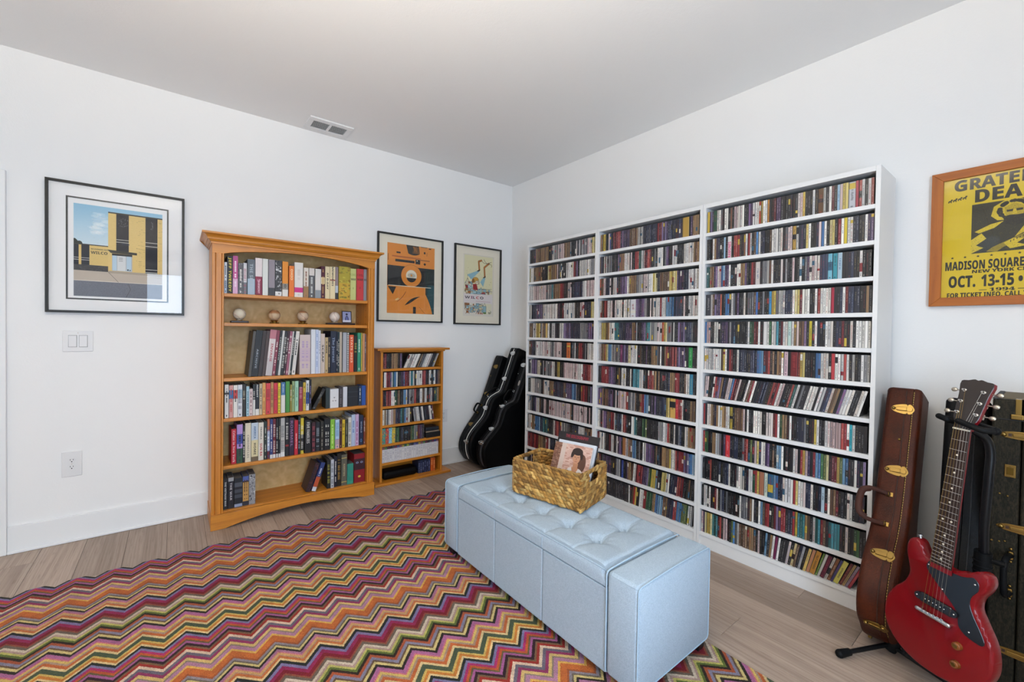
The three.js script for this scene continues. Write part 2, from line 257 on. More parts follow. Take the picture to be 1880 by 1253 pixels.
// ------------------------------------------------------------------ rug
{
  const w = 1440, h = 2048, cyc = 0.797, P = 0.1395, NP = 4;
  // runs of [dye, relative width], cut where the photograph gives positions along the rug
  const runs = [
    [0.0, 0.158, '#d8bda2:8,#6b6470:8,#94325c:8,#d3b36d:8,#8d7a6c:4,#b07c96:10,#d9a851:6,#c0662c:16,#a2542a:5'],
    [0.158, 0.116, '#8b8189:10,#6b5f50:6,#cdb877:9,#2a2018:9,#a46d8a:10,#c8747c:5,#c99d64:10,#ab826b:4,#c26b36:10,#dbbb85:9'],
    [0.274, 0.103, '#20241f:10,#7d7199:10,#90204f:12,#7b1421:12,#8f4b36:6,#6e6051:9'],
    [0.377, 0.112, '#d0bfaa:10,#b29289:8,#bcb262:9,#5f6d2b:9,#2c1c12:10,#a85230:11,#858096:11,#6c5137:7'],
    [0.489, 0.118, '#cfba79:10,#2a2018:10,#a9648f:13,#c86f7a:5,#d2b262:9,#aa8b75:8,#c16431:11,#dcc08b:9'],
    [0.607, 0.066, '#4a563e:17,#d1b05e:8,#ca7c31:10,#dfc38e:8'],
    [0.673, 0.124, '#22261f:11,#7c7499:10,#aa2a62:10,#bd5729:10,#675b35:7,#a35b8d:10,#30161c:11,#785a3d:8,#9c2a1e:11'],
  ];
  const strip = new Uint8Array(h * 3);
  for (const [z0, len, s] of runs) {
    const it = s.split(',').map((q) => q.split(':')), tot = it.reduce((a, q) => a + +q[1], 0); let z = z0;
    for (const [c, ww] of it) { const e = z + len * ww / tot; for (let i = Math.round(z / cyc * h); i < Math.round(e / cyc * h) && i < h; i++) strip.set(hex(c), i * 3); z = e; }
  }
  const at = (v) => { let i = Math.floor((v - Math.floor(v)) * h) * 3; return [strip[i], strip[i + 1], strip[i + 2]]; };
  const tri = (u) => { const t = ((u * NP) % 1 + 1) % 1; return t < 0.5 ? 2 * t : 2 - 2 * t; };
  const tex = pixTex(w, h, (u, v) => {
    const j = (fbm(u, v, 160, 230, 2, 401) - 0.5) * 0.006, z = v - (P / 2 / cyc) * tri(u) + j;
    const c = at(z), n = 0.82 + 0.4 * fbm(u, v, 330, 470, 2, 407) - 0.08 + 0.16 * (fbm(u, v, 20, 26, 2, 409) - 0.5);
    return [c[0] * n, c[1] * n, c[2] * n];
  });
  const bmp = pixTex(512, 512, (u, v) => fbm(u, v, 128, 128, 2, 415), false);
  const X0 = -4.15, X1 = -1.056, Z0 = 0.556, Z1 = 3.0;
  const ol = [[X0, -Z1], [X1, -Z1], [X1, -Z0]];   // outline; the far edge is cut along a stripe, so it steps in and out
  for (let x = -1.127 - 0.0001; x > X0 + 0.05; x -= P) ol.push([x + 0.039, -Z0], [x, -Z0 - 0.039], [x - 0.039, -Z0]);
  ol.push([X0, -Z0]);
  const g0 = extrude(ol, 0.008, 0.002, 2); g0.rotateX(-Math.PI / 2); g0.translate(0, 0.002, 0); const g = g0.index ? g0.toNonIndexed() : g0, p = g.attributes.position, uv = new Float32Array(p.count * 2), uv1 = new Float32Array(p.count * 2);
  for (let i = 0; i < p.count; i++) { uv[2 * i] = (p.getX(i) + 1.895) / (P * NP); uv[2 * i + 1] = (p.getZ(i) - 0.651) / cyc; uv1[2 * i] = p.getX(i) * 3; uv1[2 * i + 1] = p.getZ(i) * 3; }
  g.setAttribute('uv', new THREE.BufferAttribute(uv, 2)); g.setAttribute('uv1', new THREE.BufferAttribute(uv1, 2));
  bmp.channel = 1;
  solo('zigzag_rug', g, std({ map: tex, roughness: 0.97, bumpMap: bmp, bumpScale: 0.003 }), 'large rug with multicoloured zigzag stripes on the wood plank floor', 'rug');
}
// ------------------------------------------------------------------ atlases for spines
const cdA = { W: 2048, cw: 12, ch: 120, cols: 170, n: 0, jobs: [] };
const bkA = { W: 2048, cw: 64, ch: 256, cols: 32, n: 0, jobs: [] };
function cell(A, draw) {
  const i = A.n++, x = (i % A.cols) * A.cw, y = Math.floor(i / A.cols) * A.ch; if (y + A.ch > A.W) throw new Error('atlas full');
  A.jobs.push([x, y, draw]); const e = 0.4;
  return [(x + e) / A.W, 1 - (y + A.ch - e) / A.W, (x + A.cw - e) / A.W, 1 - (y + e) / A.W];
}
const paint = (A) => canvasTex(A.W, A.W, (c) => { c.fillStyle = '#3a3a3e'; c.fillRect(0, 0, A.W, A.W); for (const [x, y, d] of A.jobs) { c.save(); c.beginPath(); c.rect(x, y, A.cw, A.ch); c.clip(); c.translate(x, y); d(c, A.cw, A.ch); c.restore(); } });
function faceUV(g, k, r) { const uv = g.attributes.uv; const q = [[r[0], r[3]], [r[2], r[3]], [r[0], r[1]], [r[2], r[1]]]; for (let i = 0; i < 4; i++) uv.setXY(k * 4 + i, ...q[i]); }
const solidCell = (A, col) => { const r = cell(A, (c, w, h) => { c.fillStyle = col; c.fillRect(0, 0, w, h); }), u = (r[0] + r[2]) / 2, v = (r[1] + r[3]) / 2; return [u, v, u, v]; };
// ------------------------------------------------------------------ compact discs
const PAL = {
  k: ['#131316', '#1a191d', '#202026', '#17181c', '#26252b', '#0f1014'], w: ['#d8d6d0', '#c9c7c4', '#dfdbd0', '#cdc4b8', '#e2dfd8'], g: ['#8a8a8c', '#6c6d72', '#a4a29c', '#56585e'],
  n: ['#1d2338', '#232a45', '#191d2e', '#2b3350', '#20243a'], r: ['#7a1c24', '#92242a', '#5c1820', '#a33a34'], o: ['#7a5a3c', '#8d6a44', '#5a4230', '#a07a4c', '#6b4a36'],
  t: ['#1e5a5e', '#2a7a86', '#3b8ea0', '#215048'], y: ['#c4a83c', '#cdb860', '#a98a34', '#d4c88a'], v: ['#4a3658', '#6b5280', '#38284a', '#7c6a94'], b: ['#2f5f96', '#3c78b4', '#5a86a8', '#7ca0ba'],
  p: ['#c9b0ae', '#d2bcb6', '#b99a98', '#d8cac4'], e: ['#2c5a34', '#3f7040', '#586a34', '#1f4a30'], m: null, d: null, c: null, l: null,
};
const MIX = { m: 'kkkkkkwwwwwgggnnnrrooytbvppe', d: 'kkkkkkkkknnnngroow', c: 'rrybbteevvwwkkopot', l: 'wwwwwppgykboo' };
function palPick(k) { if (k === 'k' && rnd() < 0.24) k = pick(['g', 'w', 'o', 'n', 'p', 'g', 'v']); const s = MIX[k]; const q = hex(pick(PAL[s ? s[Math.floor(rnd() * s.length)] : k])), l = (q[0] + q[1] + q[2]) / 3, j = rr(0.9, 1.12); return '#' + mixc(q, [l, l, l], 0.18).map((v) => Math.round(clamp(v * j, 0, 255)).toString(16).padStart(2, '0')).join(''); }
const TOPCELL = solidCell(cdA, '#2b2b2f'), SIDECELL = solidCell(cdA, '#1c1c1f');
const lum = (c) => { const h = hex(c); return (h[0] * 0.3 + h[1] * 0.59 + h[2] * 0.11) / 255; };
function cdCell(col, word) {
  const dk = lum(col) < 0.42, ink = dk ? pick(['#d8d6d0', '#c8b070', '#b8c0c8', '#b04040', '#e8e4da']) : pick(['#1c1c20', '#7a2026', '#24406a', '#2a2a30']);
  const kind = rnd(), band = pick(['#d8d4c8', '#15151a', '#8a2428', '#c4a83c', '#2c5a74']), s = Math.floor(rnd() * 1e9);
  return cell(cdA, (c, w, h) => {
    let q = s; const R = () => { q = (Math.imul(q, 1664525) + 1013904223) | 0; return (q >>> 0) / 4294967296; };
    c.fillStyle = col; c.fillRect(0, 0, w, h);
    if (kind < 0.16) { c.fillStyle = band; const a = R() * 0.7; c.fillRect(0, h * a, w, h * (0.08 + 0.25 * R())); }
    if (word) { c.save(); c.translate(w / 2, h * 0.97); c.rotate(-Math.PI / 2); c.fillStyle = '#c8286a'; c.font = 'bold 12px sans-serif'; c.textBaseline = 'middle'; c.scale(1.5, 0.95); c.fillText(word, 0, 0); c.restore(); } else if (kind < 0.86) {
      c.globalAlpha = 0.5; c.fillStyle = ink; let y = h * (0.06 + 0.25 * R()); const end = h * (0.45 + 0.5 * R());
      while (y < end) { const l = 1.2 + R() * 3; if (R() > 0.18) c.fillRect(w * 0.34 + R() * 1.2, y, w * 0.22 + R() * 1.2, l); y += l + 0.9; }
      if (R() > 0.5) { c.fillRect(w * 0.35, h * 0.9, w * 0.3, h * 0.05); }
      c.globalAlpha = 1;
    }
    c.fillStyle = 'rgba(8,8,10,0.75)'; c.fillRect(0, 0, 1.4, h); c.fillRect(0, 0, w, 1); c.fillStyle = 'rgba(235,238,242,0.35)'; c.fillRect(w - 1, 0, 1, h);
  });
}
function cdGeo(w, h, d, r) {             // spine towards +z, standing on y = 0, left edge at x = 0
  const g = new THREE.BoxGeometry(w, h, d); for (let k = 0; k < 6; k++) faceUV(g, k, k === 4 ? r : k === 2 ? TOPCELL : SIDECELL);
  g.translate(w / 2, h / 2, -d / 2); return g;
}
const COLORNAME = (c) => {
  const [r, g, b] = hex(c), mx = Math.max(r, g, b), mn = Math.min(r, g, b), L = (mx + mn) / 2, s = mx - mn;
  if (s < 18) return L < 50 ? 'black' : L < 95 ? 'charcoal' : L < 170 ? 'grey' : 'white';
  let hue; if (mx === r) hue = (g - b) / s; else if (mx === g) hue = 2 + (b - r) / s; else hue = 4 + (r - g) / s; hue = ((hue * 60) + 360) % 360;
  if (L > 170 && s < 45) return hue < 70 ? 'cream' : 'pale';
  if (hue < 18 || hue > 335) return L > 150 ? 'pink' : 'red'; if (hue < 42) return L < 110 ? 'brown' : 'tan'; if (hue < 68) return 'yellow'; if (hue < 165) return 'green'; if (hue < 200) return 'teal'; if (hue < 262) return L < 55 ? 'navy' : 'blue'; return 'purple';
};
const ORD = ['zeroth', 'first', 'second', 'third', 'fourth', 'fifth', 'sixth', 'seventh', 'eighth', 'ninth', 'tenth', 'eleventh', 'twelfth'];
const nth = (n) => { const t = n % 100, e = t > 10 && t < 14 ? 'th' : ['th', 'st', 'nd', 'rd', 'th', 'th', 'th', 'th', 'th', 'th'][n % 10]; return n + e; };
const allCDs = [];                       // every disc before it is decided which 300 stand alone
// a row: spec tokens "palette+count" or "#hex*millimetres"; a lean in degrees at both ends of the row
function cdRow(spec, length, put, meta) {
  const tok = spec.trim().split(/\s+/), fixed = tok.filter((t) => t[0] === '#').reduce((a, t) => a + +t.split('*')[1].split('!')[0] / 1000 + 0.001, 0);
  const n = tok.filter((t) => t[0] !== '#').reduce((a, t) => a + +t.slice(1), 0), pitch = 0.01065;
  const lean = meta.lean || (() => 0);
  let x = 0.003; const list = []; const scale = (length - 0.006 - fixed) / (n * pitch);
  let owed = 0;
  for (const t of tok) {
    if (t[0] === '#') { const [c, q] = t.split('*'), [mm, word] = q.split('!'); list.push([c, +mm / 1000, word]); continue; }
    owed += +t.slice(1) * scale; let run = Math.floor(owed + 1e-6); owed -= run;
    while (run-- > 0) list.push([palPick(t[0]), null]);
  }
  const drop = []; let before = 0;
  for (const [c, wf, word] of list) {
    const w = wf || 0.0102, th = THREE.MathUtils.degToRad(lean(x / length)), adv = (w + (wf ? 0.0008 : rr(0.0003, 0.0006))) / Math.cos(th);
    x += 0.125 * Math.max(0, Math.tan(before) - Math.tan(th)); before = th;
    if (x + adv + 0.125 * Math.sin(Math.max(th, 0)) > length - 0.001) break;
    drop.push([c, w, x, th, word]); x += adv;
  }
  drop.forEach(([c, w, px, th, word], i) => {
    const h = meta.h ? meta.h * rr(0.985, 1.0) : 0.1245 * rr(0.985, 1.0), g = cdGeo(w, h, 0.139, cdCell(c, word)), m = new THREE.Matrix4().makeTranslation(px, w * Math.sin(Math.max(th, 0)), rr(-0.006, 0)).multiply(new THREE.Matrix4().makeRotationZ(-th));
    g.applyMatrix4(m); put(g); allCDs.push({ g, c, row: meta.row, unit: meta.unit, i: i + 1, n: drop.length, word, h });
  });
}
// ------------------------------------------------------------------ white CD shelving along the right wall
const SH = [1.85, 1.689, 1.528, 1.366, 1.206, 1.051, 0.889, 0.726, 0.564, 0.404, 0.245, 0.088];
{
  const X0 = -0.303, X1 = -0.026, t = 0.0175;
  const spec = [
    [ // left unit, top row first
      'k4 o8 k2 w1 g2 p4 o3 k6 g3 p2 y2', 'y1 w2 o5 k3 y2 o3 k5 w4 r1 k2 w5 g2', 'w3 p8 g3 t1 o4 r2 k2 p2 n6 w2 p4', 'w2 n3 v4 w6 w3 k3 r1 w6 k3 p2 n3 y2', 'o3 w2 y3 k1 o2 #c9a860*24 w1 k1 #b8b4b0*42 k3 w2 v4 n5 g4 v3', 'o2 k2 w4 p3 w2 g2 p4 k2 #2a2024*9 #c8642c*44 k4 r2 k2 w3',
      'k2 w1 v4 #bab09c*36 k4 g4 w2 k2 y2 k2 p9 w3 r4 p2', '#1c2422*30 w3 g4 k2 w3 o3 n5 o2 v3 b2 k3 r3 k3', 'w2 k5 w2 k4 p1 k2 p9 p5 k2 p8 k3', 'k1 w2 o2 b3 n2 t3 k3 w1 r4 g4 k2 n3 w3 o4', 'r9 o6 r2 w1 n4 w2 r3 k3 b2 o3 w3 m8', 'k6 m40',
    ],
    [
      'o2 #c4a83c*26 k2 #3a4a80*14 n1 #2a2430*8 r5 v5 o5 g3 n8 r2 v3 n7 #b08c3a*44 k2 o3', 'k3 w1 o1 g4 k5 o4 w3 k4 r2 t2 w2 r4 k3 w4 k5 w3 k3 w5 o3', '#a04a2c*12 o2 p2 n3 k2 w3 k3 v4 w2 o4 g5 p3 w3 y3 k2 o5 y4 v4 n3 w2 k1 w2', 'w2 k2 r2 w3 k3 w3 k2 w4 #cfd0d2*48 v5 g2 k3 w4 r1 w3 b4 n4 k3 w5', 'w2 y3 o3 w3 t3 n4 v4 o2 k4 v2 t3 g4 p2 #b0502c*16 y2 g2 k4 v3 n3 k3', 'w2 o2 r1 y2 b2 g5 k1 #6a2450*20 v3 #c0b48c*22 w4 k8 o3 k5 r5 v4 k2 #1e8a3c*26 k2',
      'k3 r6 v5 k4 w3 k5 t4 w3 k3 r3 o2 k5 n3 o3 r3 k3 w2 #2a7a9a*22 k2', 'v4 k2 o2 v4 k3 p6 r1 g5 k2 o2 r2 b3 k4 n6 y2 #c8a050*40 #b42a30*20 r2 k4 o3', 'w2 k3 v3 o3 r3 k3 n2 w1 r3 k4 w2 t2 k4 e2 k8 g3 w3 #a4282c*10 k9 w2 o4', 'r2 w5 k2 r2 w2 k3 v3 #a0683c*26 k2 o2 b3 k4 w2 v5 k5 o4 y1 w3 r4 v3 b3', 'o2 #4a1822*18 k3 v4 k3 g3 n1 #1e3a8a*16 k3 o3 w2 r4 v3 e2 y2 b1 k3 y2 w2 n4 r3 k6', '#2e2d33*11 #2c2b31*11 #2e2d33*11 #2c2b31*11 #2e2d33*11 #2c2b31*11 #2e2d33*11 #2c2b31*11 #2e2d33*11 #2c2b31*11 #2e2d33*11 #2c2b31*11 #2e2d33*11 #2c2b31*11 #2e2d33*11 #2c2b31*11 #2e2d33*11 #2c2b31*11 #2e2d33*11 #2c2b31*11 #2e2d33*11 #2c2b31*11 #2e2d33*11 #2c2b31*11 g1 #d4d2cc*12 k2 #a8302c*12 #d0b450*12 k2 w3 r3 e4 o2 b6 o3 n5 r2 b4 e4 w2 k2',
    ],
    [
      '#c9a840*14 w1 v2 #1c4a34*18 t1 w1 k4 w3 k3 p3 w4 k3 v2 w5 #b4442c*8 y1 w2 #c88a3c*9 k3 r2 v2 k6 k4 p2 y2 k6 o1 #5a3a1c*22 k2 w1 r2 k1 b2 k1 y2 w1 #b4b8c0*26 #9c3040*11 r1 k3 w1 r1', 'k4 w1 o2 n2 k2 b2 k1 #d8d4d0*22!RAMONES k1 r3 k4 w1 r1 k4 b1 w1 n3 k4 w4 k3 g1 p2 #b08c40*15 k2 n3 y1 w1 t1 k3 p1 b2 k2 y2 k1 #7a2028*12 r1 w1 #d0b830*12 w2 n2 w1 k2 w1 v2', 'y1 t2 o3 v3 p3 b2 v3 w1 k4 w3 o3 k4 r2 #c8c0bc*24 k2 g3 o2 w1 k11 p1 k3 w1 k5 o1 p2 w1 n5 #6fb2c6*18 #2f90a0*18 #a0bac8*18 k2 n3 k3 w1 k4',
      '#35353c*28 k1 w1 o1 v3 #b4604a*8 k2 b2 k2 w1 g1 k4 w1 k2 g3 o1 #3a6cae*10 k6 #3c88b8*12 y2 g4 n3 w2 y2 r1 w3 k2 w2 r1 w4 #a4243c*12 k3 w1 r2 n4 k2 o1 k1', '#3272b0*9 w1 p2 k2 w1 k2 n2 v3 k2 n3 k6 w2 e2 r2 w1 #141418*14 #d4d2d0*18 w1 e1 w3 t1 k1 r1 w2 #b0c8c0*16 y1 w1 k2 o2 v1 k2 #c0b030*12 k1 w1 k3 w3 k2 n2 r1 k2 w2 k1 w5', 'k1 w11 o2 y1 w1 k1 r3 k2 w1 #1a2a44*6 n11 b4 r3 k4 o3 w1 #d0b0b8*18 k1 #6e1a20*32 o1 r1 y2 k1 y1 k3 b3 w4 k1 #b0343a*14 w4 r1 w1 k6 w1 g2',
      'p3 k2 w1 r1 v2 o2 k2 p2 b1 r2 p1 k4 w1 o1 r1 k3 n4 k2 r4 w1 k4 r1 t1 w1 k5 w3 k2 w2 n2 w1 o2 k3 w3 k2 w3 k3 #8fa0ac*14', 'r2 k1 w2 o2 w1 n1 o1 w2 o3 w2 #a4903c*16 k1 o4 k3 w1 k2 w5 #141416*20 k2 p2 r2 w1 e1 o2 k2 w1 k2 n3 w1 k4 y1 w1 k3 w1 p6 r2 w1 #30a4b4*10 w1 k5', 'r2 e2 k3 o2 w1 g2 k1 v2 #c03038*26 n4 k4 r2 k2 e1 k2 y1 n2 w2 v2 k4 b2 w1 k5 w1 p1 k1 w1 r1 y1 p1 v1 k1 w1 r1 b2 e2 y2 k1 r2 y1 e2 b2 k2 w1 n2 k2',
      'k5 r1 k4 n1 k2 n3 w1 k4 w2 k3 w2 e1 r1 y2 #a06a50*24 #c8d4c4*16 #2a5878*26 b2 n2 w1 #d0d0d2*12 #d0d0d2*12 w1 r1 y1 w2 p1 n2 w1 r1 k2 n1 #a8bcc8*14 k2 o2 r1 k3 w2 k2 n3', 'w1 k1 w1 k2 w1 k2 r1 w1 k1 w1 k11 w1 g2 k2 o1 k3 w1 b1 k2 r2 k2 r1 v2 r2 k2 n2 r1 y1 t3 o2 b1 k2 t2 r1 k2 t4 k6 e2 k2', 'v1 k1 v1 y4 t3 r2 k1 p2 k2 e1 b1 g2 o9 k4 b1 k2 w1 #6a2048*12 w1 k5 #c0b080*11 k2 g1 k1 #d0b060*12 #b07a58*13 #b07a2c*22 #5a7a30*8 w1 #5a1430*16 w1 #7a4a2c*12 #3a3a70*9 #c8c05c*20 r1 #a08050*10 #8a7a8c*9 #9c1c34*11 o1 k2 #1e3a30*14 g1',
    ],
  ];
  const ends = [[0.6046, 1.39], [1.39, 2.1855], [2.1855, 2.9855]], side = ['left', 'middle', 'right'];
  ends.forEach(([z0, z1], u) => {
    const t0 = thing('cd_shelf', ['tall white CD shelving unit at the left, nearest the room corner', 'tall white CD shelving unit in the middle of the three', 'tall white CD shelving unit at the right, beside brown guitar case'][u], 'shelf', [0, 0, 0], 0);
    z0 += 0.0006; z1 -= 0.0006;
    for (const [a, b] of [[z0, z0 + t], [z1 - t, z1]]) part(t0, 'side_panel', metres(rbox(X0, X1, 0, 2.02, a, b, 0.0012)), M.white);
    part(t0, 'top_panel', rbox(X0, X1, 1.996, 2.0195, z0 + t, z1 - t, 0.0012), M.white);
    part(t0, 'back_panel', box(X1 - 0.004, X1, 0.06, 2.0, z0 + t, z1 - t), M.white);
    part(t0, 'plinth', rbox(X0 + 0.006, X0 + 0.02, 0, 0.0675, z0 + t, z1 - t, 0.001), M.white);
    const sg = rbox(X0, X1 - 0.004, -0.0195, 0, z0 + t, z1 - t, 0.0012);
    for (const y of SH) { const s = part(t0, 'shelf', sg, M.white); s.position.y = y; }
    spec[u].forEach((sp, r) => {
      const lean = u === 2 && r === 6 ? (f) => lerp(3, 14, clamp(f * 4)) : u === 2 && r === 11 ? (f) => (f < 0.45 ? 0 : lerp(3, 26, (f - 0.45) / 0.55)) : u === 1 && r > 9 ? (f) => (f > 0.4 ? 4 : 0) : undefined;
      cdRow(sp, z1 - z0 - 2 * t, (g) => { g.rotateY(-Math.PI / 2); g.translate(X0 + 0.012, SH[r] + 0.0002, z0 + t); }, { row: r + 1, unit: side[u], lean });
    });
  });
}
// ------------------------------------------------------------------ small wooden CD rack
const RS = [0.938, 0.786, 0.633, 0.479, 0.325, 0.173, 0.022], RX0 = -1.445, RX1 = -0.913, RZ = 0.178;
{
  const r = thing('cd_rack', 'small honey wood CD rack between the bookcase and guitar cases', 'rack', [0, 0, 0]);
  for (const [a, b] of [[RX0 - 0.019, RX0], [RX1, RX1 + 0.019]]) part(r, 'side_panel', metres(rbox(a, b, 0.02, 1.086, 0.016, RZ, 0.002), 'y'), M.honey);
  part(r, 'top_board', metres(rbox(RX0 - 0.056, RX1 + 0.07, 1.086, 1.104, 0.016, 0.204, 0.004, 2), 'x'), M.honey);
  part(r, 'base_board', metres(rbox(RX0 - 0.07, RX1 + 0.088, 0.0, 0.0215, 0.025, 0.216, 0.004, 2), 'x'), M.honey);
  part(r, 'cove_trim', metres(rbox(RX0 - 0.03, RX1 + 0.03, 1.074, 1.086, 0.1, RZ + 0.01, 0.003), 'x'), M.honey);
  part(r, 'back_panel', metres(box(RX0, RX1, 0.022, 1.086, 0.016, 0.021), 'x'), M.honey);
  for (const y of RS.slice(0, 6)) part(r, 'shelf', metres(rbox(RX0, RX1, y - 0.02, y, 0.021, RZ - 0.004, 0.002), 'x', [y, y]), M.honey);
  const rows = ['r3 k4 o4 k4 w2 g2 w4 k2 g2 w4 k3 g3 w2 r3', 'k2 w2 r3 k2 t2 b2 w1 k3 v3 r4 k2 t2 w1 k4 w4 r3 k4 w2 k2 w2 n2 o2', 'r2 k2 r4 w3 e2 o2 k3 b2 w2 n2 g4 r2 k3 #d8d4cc*24 o2 w2 k2 g3 k3 t2 o2', '#d8d4c6*18 o2 g2 w2 p2 o2 n4 t3 b2 w3 k2 g3 w2 k2 w2 k3 #1a1c26*18 w2 k1 #5a2a4a*10 #3a6a9a*14'];
  rows.forEach((sp, i) => cdRow(sp, RX1 - RX0 - (i === 3 ? 0.05 : 0.004), (g) => g.translate(RX0, RS[i] + 0.0003, RZ - 0.012), { row: i + 1, unit: 'rack', h: 0.125, lean: i === 0 ? (f) => (f > 0.32 && f < 0.86 ? 24 : f >= 0.86 ? 5 : 0) : i === 3 ? (f) => (f > 0.55 ? -8 : 0) : undefined }));
  cdRow('k1 e3 k4 #101114*38 k2 e4 g3 r2 v2 k2', 0.272, (g) => g.translate(RX0 + 0.115, RS[4] + 0.0003, RZ - 0.012), { row: 5, unit: 'rack', h: 0.122 });
}
// ------------------------------------------------------------------ the 300 discs that show largest stand alone, the others are one object
const cdMat = phy({ roughness: 0.4, clearcoat: 0.5, clearcoatRoughness: 0.2 });
{
  const eye = camera.position, c = V3(0, 0, 0);
  for (const d of allCDs) { d.g.computeBoundingBox(); d.g.boundingBox.getCenter(c); d.far = c.distanceTo(eye) + (d.unit === 'right' ? 0 : 9) + (d.row === 12 && d.i > d.n - 6 ? 9 : 0); }
  const order = [...allCDs].sort((a, b) => a.far - b.far), alone = order.slice(0, 300), rest = order.slice(300);
  for (const d of alone) {
    const back = d.n - d.i + 1;
    const label = `${COLORNAME(d.c)} CD case${d.word ? ' lettered ' + d.word : ''}, ${nth(back)} from right end, ${ORD[d.row]} row down, rightmost white shelving`;
    d.mesh = solo('compact_disc', d.g, cdMat, label, 'CD', `CDs in row ${d.row} of the rightmost white shelving`);
  }
  const s = solo('compact_disc_rows', merge(rest.map((d) => d.g)), cdMat, 'closely packed rows of CD cases filling the white shelving and wooden rack', 'CDs'); s.userData.kind = 'stuff';
}
// ------------------------------------------------------------------ honey-coloured bookcase
const BX0 = -2.592, BX1 = -1.57, BI0 = -2.53, BI1 = -1.617, BZ = 0.31, BS = [1.472, 1.287, 0.937, 0.681, 0.38, 0.097];
{
  const b = thing('bookcase', 'honey pine bookcase with crown moulding and arched top and base rails', 'bookcase', [0, 0, 0]);
  const G = (g, ax, o) => metres(g, ax, o);
  for (const [a, c, i] of [[BX0, BI0 - 0.006, 0], [BI1 + 0.006, BX1, 1]]) {
    part(b, 'side_panel', G(rbox(i ? c - 0.02 : a, i ? c : a + 0.02, 0.0, 1.824, 0.018, BZ - 0.02, 0.002), 'y', [0.2, i * 0.3]), M.honey);
    // fluted stile: three flats with two V grooves
    const x0 = i ? BI1 : BX0, x1 = i ? BX1 : BI0, w = x1 - x0, prof = [[0, 0], [0, 0.019], [0.002, 0.021], [w * 0.26, 0.021], [w * 0.3, 0.016], [w * 0.34, 0.021], [w * 0.78, 0.021], [w * 0.82, 0.016], [w * 0.86, 0.021], [w - 0.002, 0.021], [w, 0.019], [w, 0]];
    const g = extrude(prof.map(([x, z]) => [x0 + x, -z]).reverse(), 1.716 - 0.09); g.rotateX(-Math.PI / 2); g.translate(0, 0.09, BZ - 0.021); part(b, 'stile', G(g, 'y', [i * 0.4, 0.11]), M.honey);
  }
  part(b, 'back_panel', G(box(BX0 + 0.02, BX1 - 0.02, 0.06, 1.824, 0.02, 0.026), 'x'), M.ply);
  // inner cheeks that hold the shelves, with rows of peg holes
  for (const [a, c, s] of [[BI0 - 0.006, BI0, 1], [BI1, BI1 + 0.006, -1]]) {
    const k = part(b, 'inner_cheek', G(box(a, c, 0.097, 1.716, 0.026, BZ - 0.021), 'y', [0.33, s * 0.2]), M.honey);
    const pegs = []; for (let y = 0.2; y < 1.65; y += 0.05) for (const z of [0.07, 0.25]) { const q = new THREE.CylinderGeometry(0.0032, 0.0032, 0.002, 8); q.rotateZ(Math.PI / 2); q.translate(s > 0 ? c : a, y, z); pegs.push(q); } part(k, 'peg_holes', pegs, M.slot);
  }
  for (const y of BS.slice(0, 5)) part(b, 'shelf', G(rbox(BI0, BI1, y - 0.022, y, 0.026, 0.293, 0.003, 2), 'x', [y * 3, y]), M.honey);
  part(b, 'bottom_shelf', G(rbox(BI0, BI1, BS[5] - 0.022, BS[5], 0.026, BZ - 0.012, 0.002), 'x', [0.2, 0.3]), M.honey);
  const arch = (y0, y1, rise, flip) => {      // rail with a shallow curve cut out of its lower edge
    const pts = [[BX0, y1], [BX0, y0]], n = 28, a = BI0 + (flip ? 0.012 : 0.0), c = BI1 - (flip ? 0.028 : 0.0);
    for (let i = 0; i <= n; i++) { const t = i / n, s = Math.sin(Math.PI * t); pts.push([lerp(a, c, t), y0 + rise * Math.pow(s, flip ? 0.85 : 0.75)]); }
    pts.push([BX1, y0], [BX1, y1]); return pts.reverse();
  };
  const rail = extrude(arch(1.716, 1.823, 0.047, false), 0.019, 0.001, 1); rail.translate(0, 0, BZ - 0.019); part(b, 'arched_rail', G(rail, 'x', [0.1, 0.05]), M.honey);
  const pl = extrude(arch(0.0, 0.0925, 0.05, true).map(([x, y]) => [x < BI0 - 0.02 ? x - 0.004 : x > BI1 + 0.02 ? x + 0.004 : x, y]), 0.021, 0.0015, 1); pl.translate(0, 0, 0.309); part(b, 'plinth_rail', G(pl, 'x', [0.5, 0.21]), M.honey);
  for (const [a, c] of [[BX0 - 0.004, BX0 + 0.016], [BX1 - 0.016, BX1 + 0.004]]) part(b, 'plinth_return', G(rbox(a, c, 0, 0.0925, 0.022, 0.309, 0.002), 'z'), M.honey);
  // crown: one moulded profile mitred round the front and both sides
  const prof = [[0.0, 1.772], [0.006, 1.772], [0.006, 1.784], [0.012, 1.786], [0.016, 1.792], [0.019, 1.797], [0.024, 1.797], [0.026, 1.806], [0.032, 1.816], [0.041, 1.8225], [0.05, 1.824], [0.052, 1.826], [0.052, 1.837], [0.0, 1.837]];
  const crownPath = (o) => [[BX0 - o, 0.015], [BX0 - o, BZ + o], [BX1 + o, BZ + o], [BX1 + o, 0.015]];
  const pos = [], add = (a, q, c) => pos.push(...a, ...q, ...c);
  for (let k = 0; k < 3; k++) for (let i = 0; i < prof.length - 1; i++) {
    const [o0, y0] = prof[i], [o1, y1] = prof[i + 1], p0 = crownPath(o0), p1 = crownPath(o1);
    const A = [p0[k][0], y0, p0[k][1]], B = [p0[k + 1][0], y0, p0[k + 1][1]], C = [p1[k + 1][0], y1, p1[k + 1][1]], D = [p1[k][0], y1, p1[k][1]];
    add(A, B, C); add(A, C, D);
  }
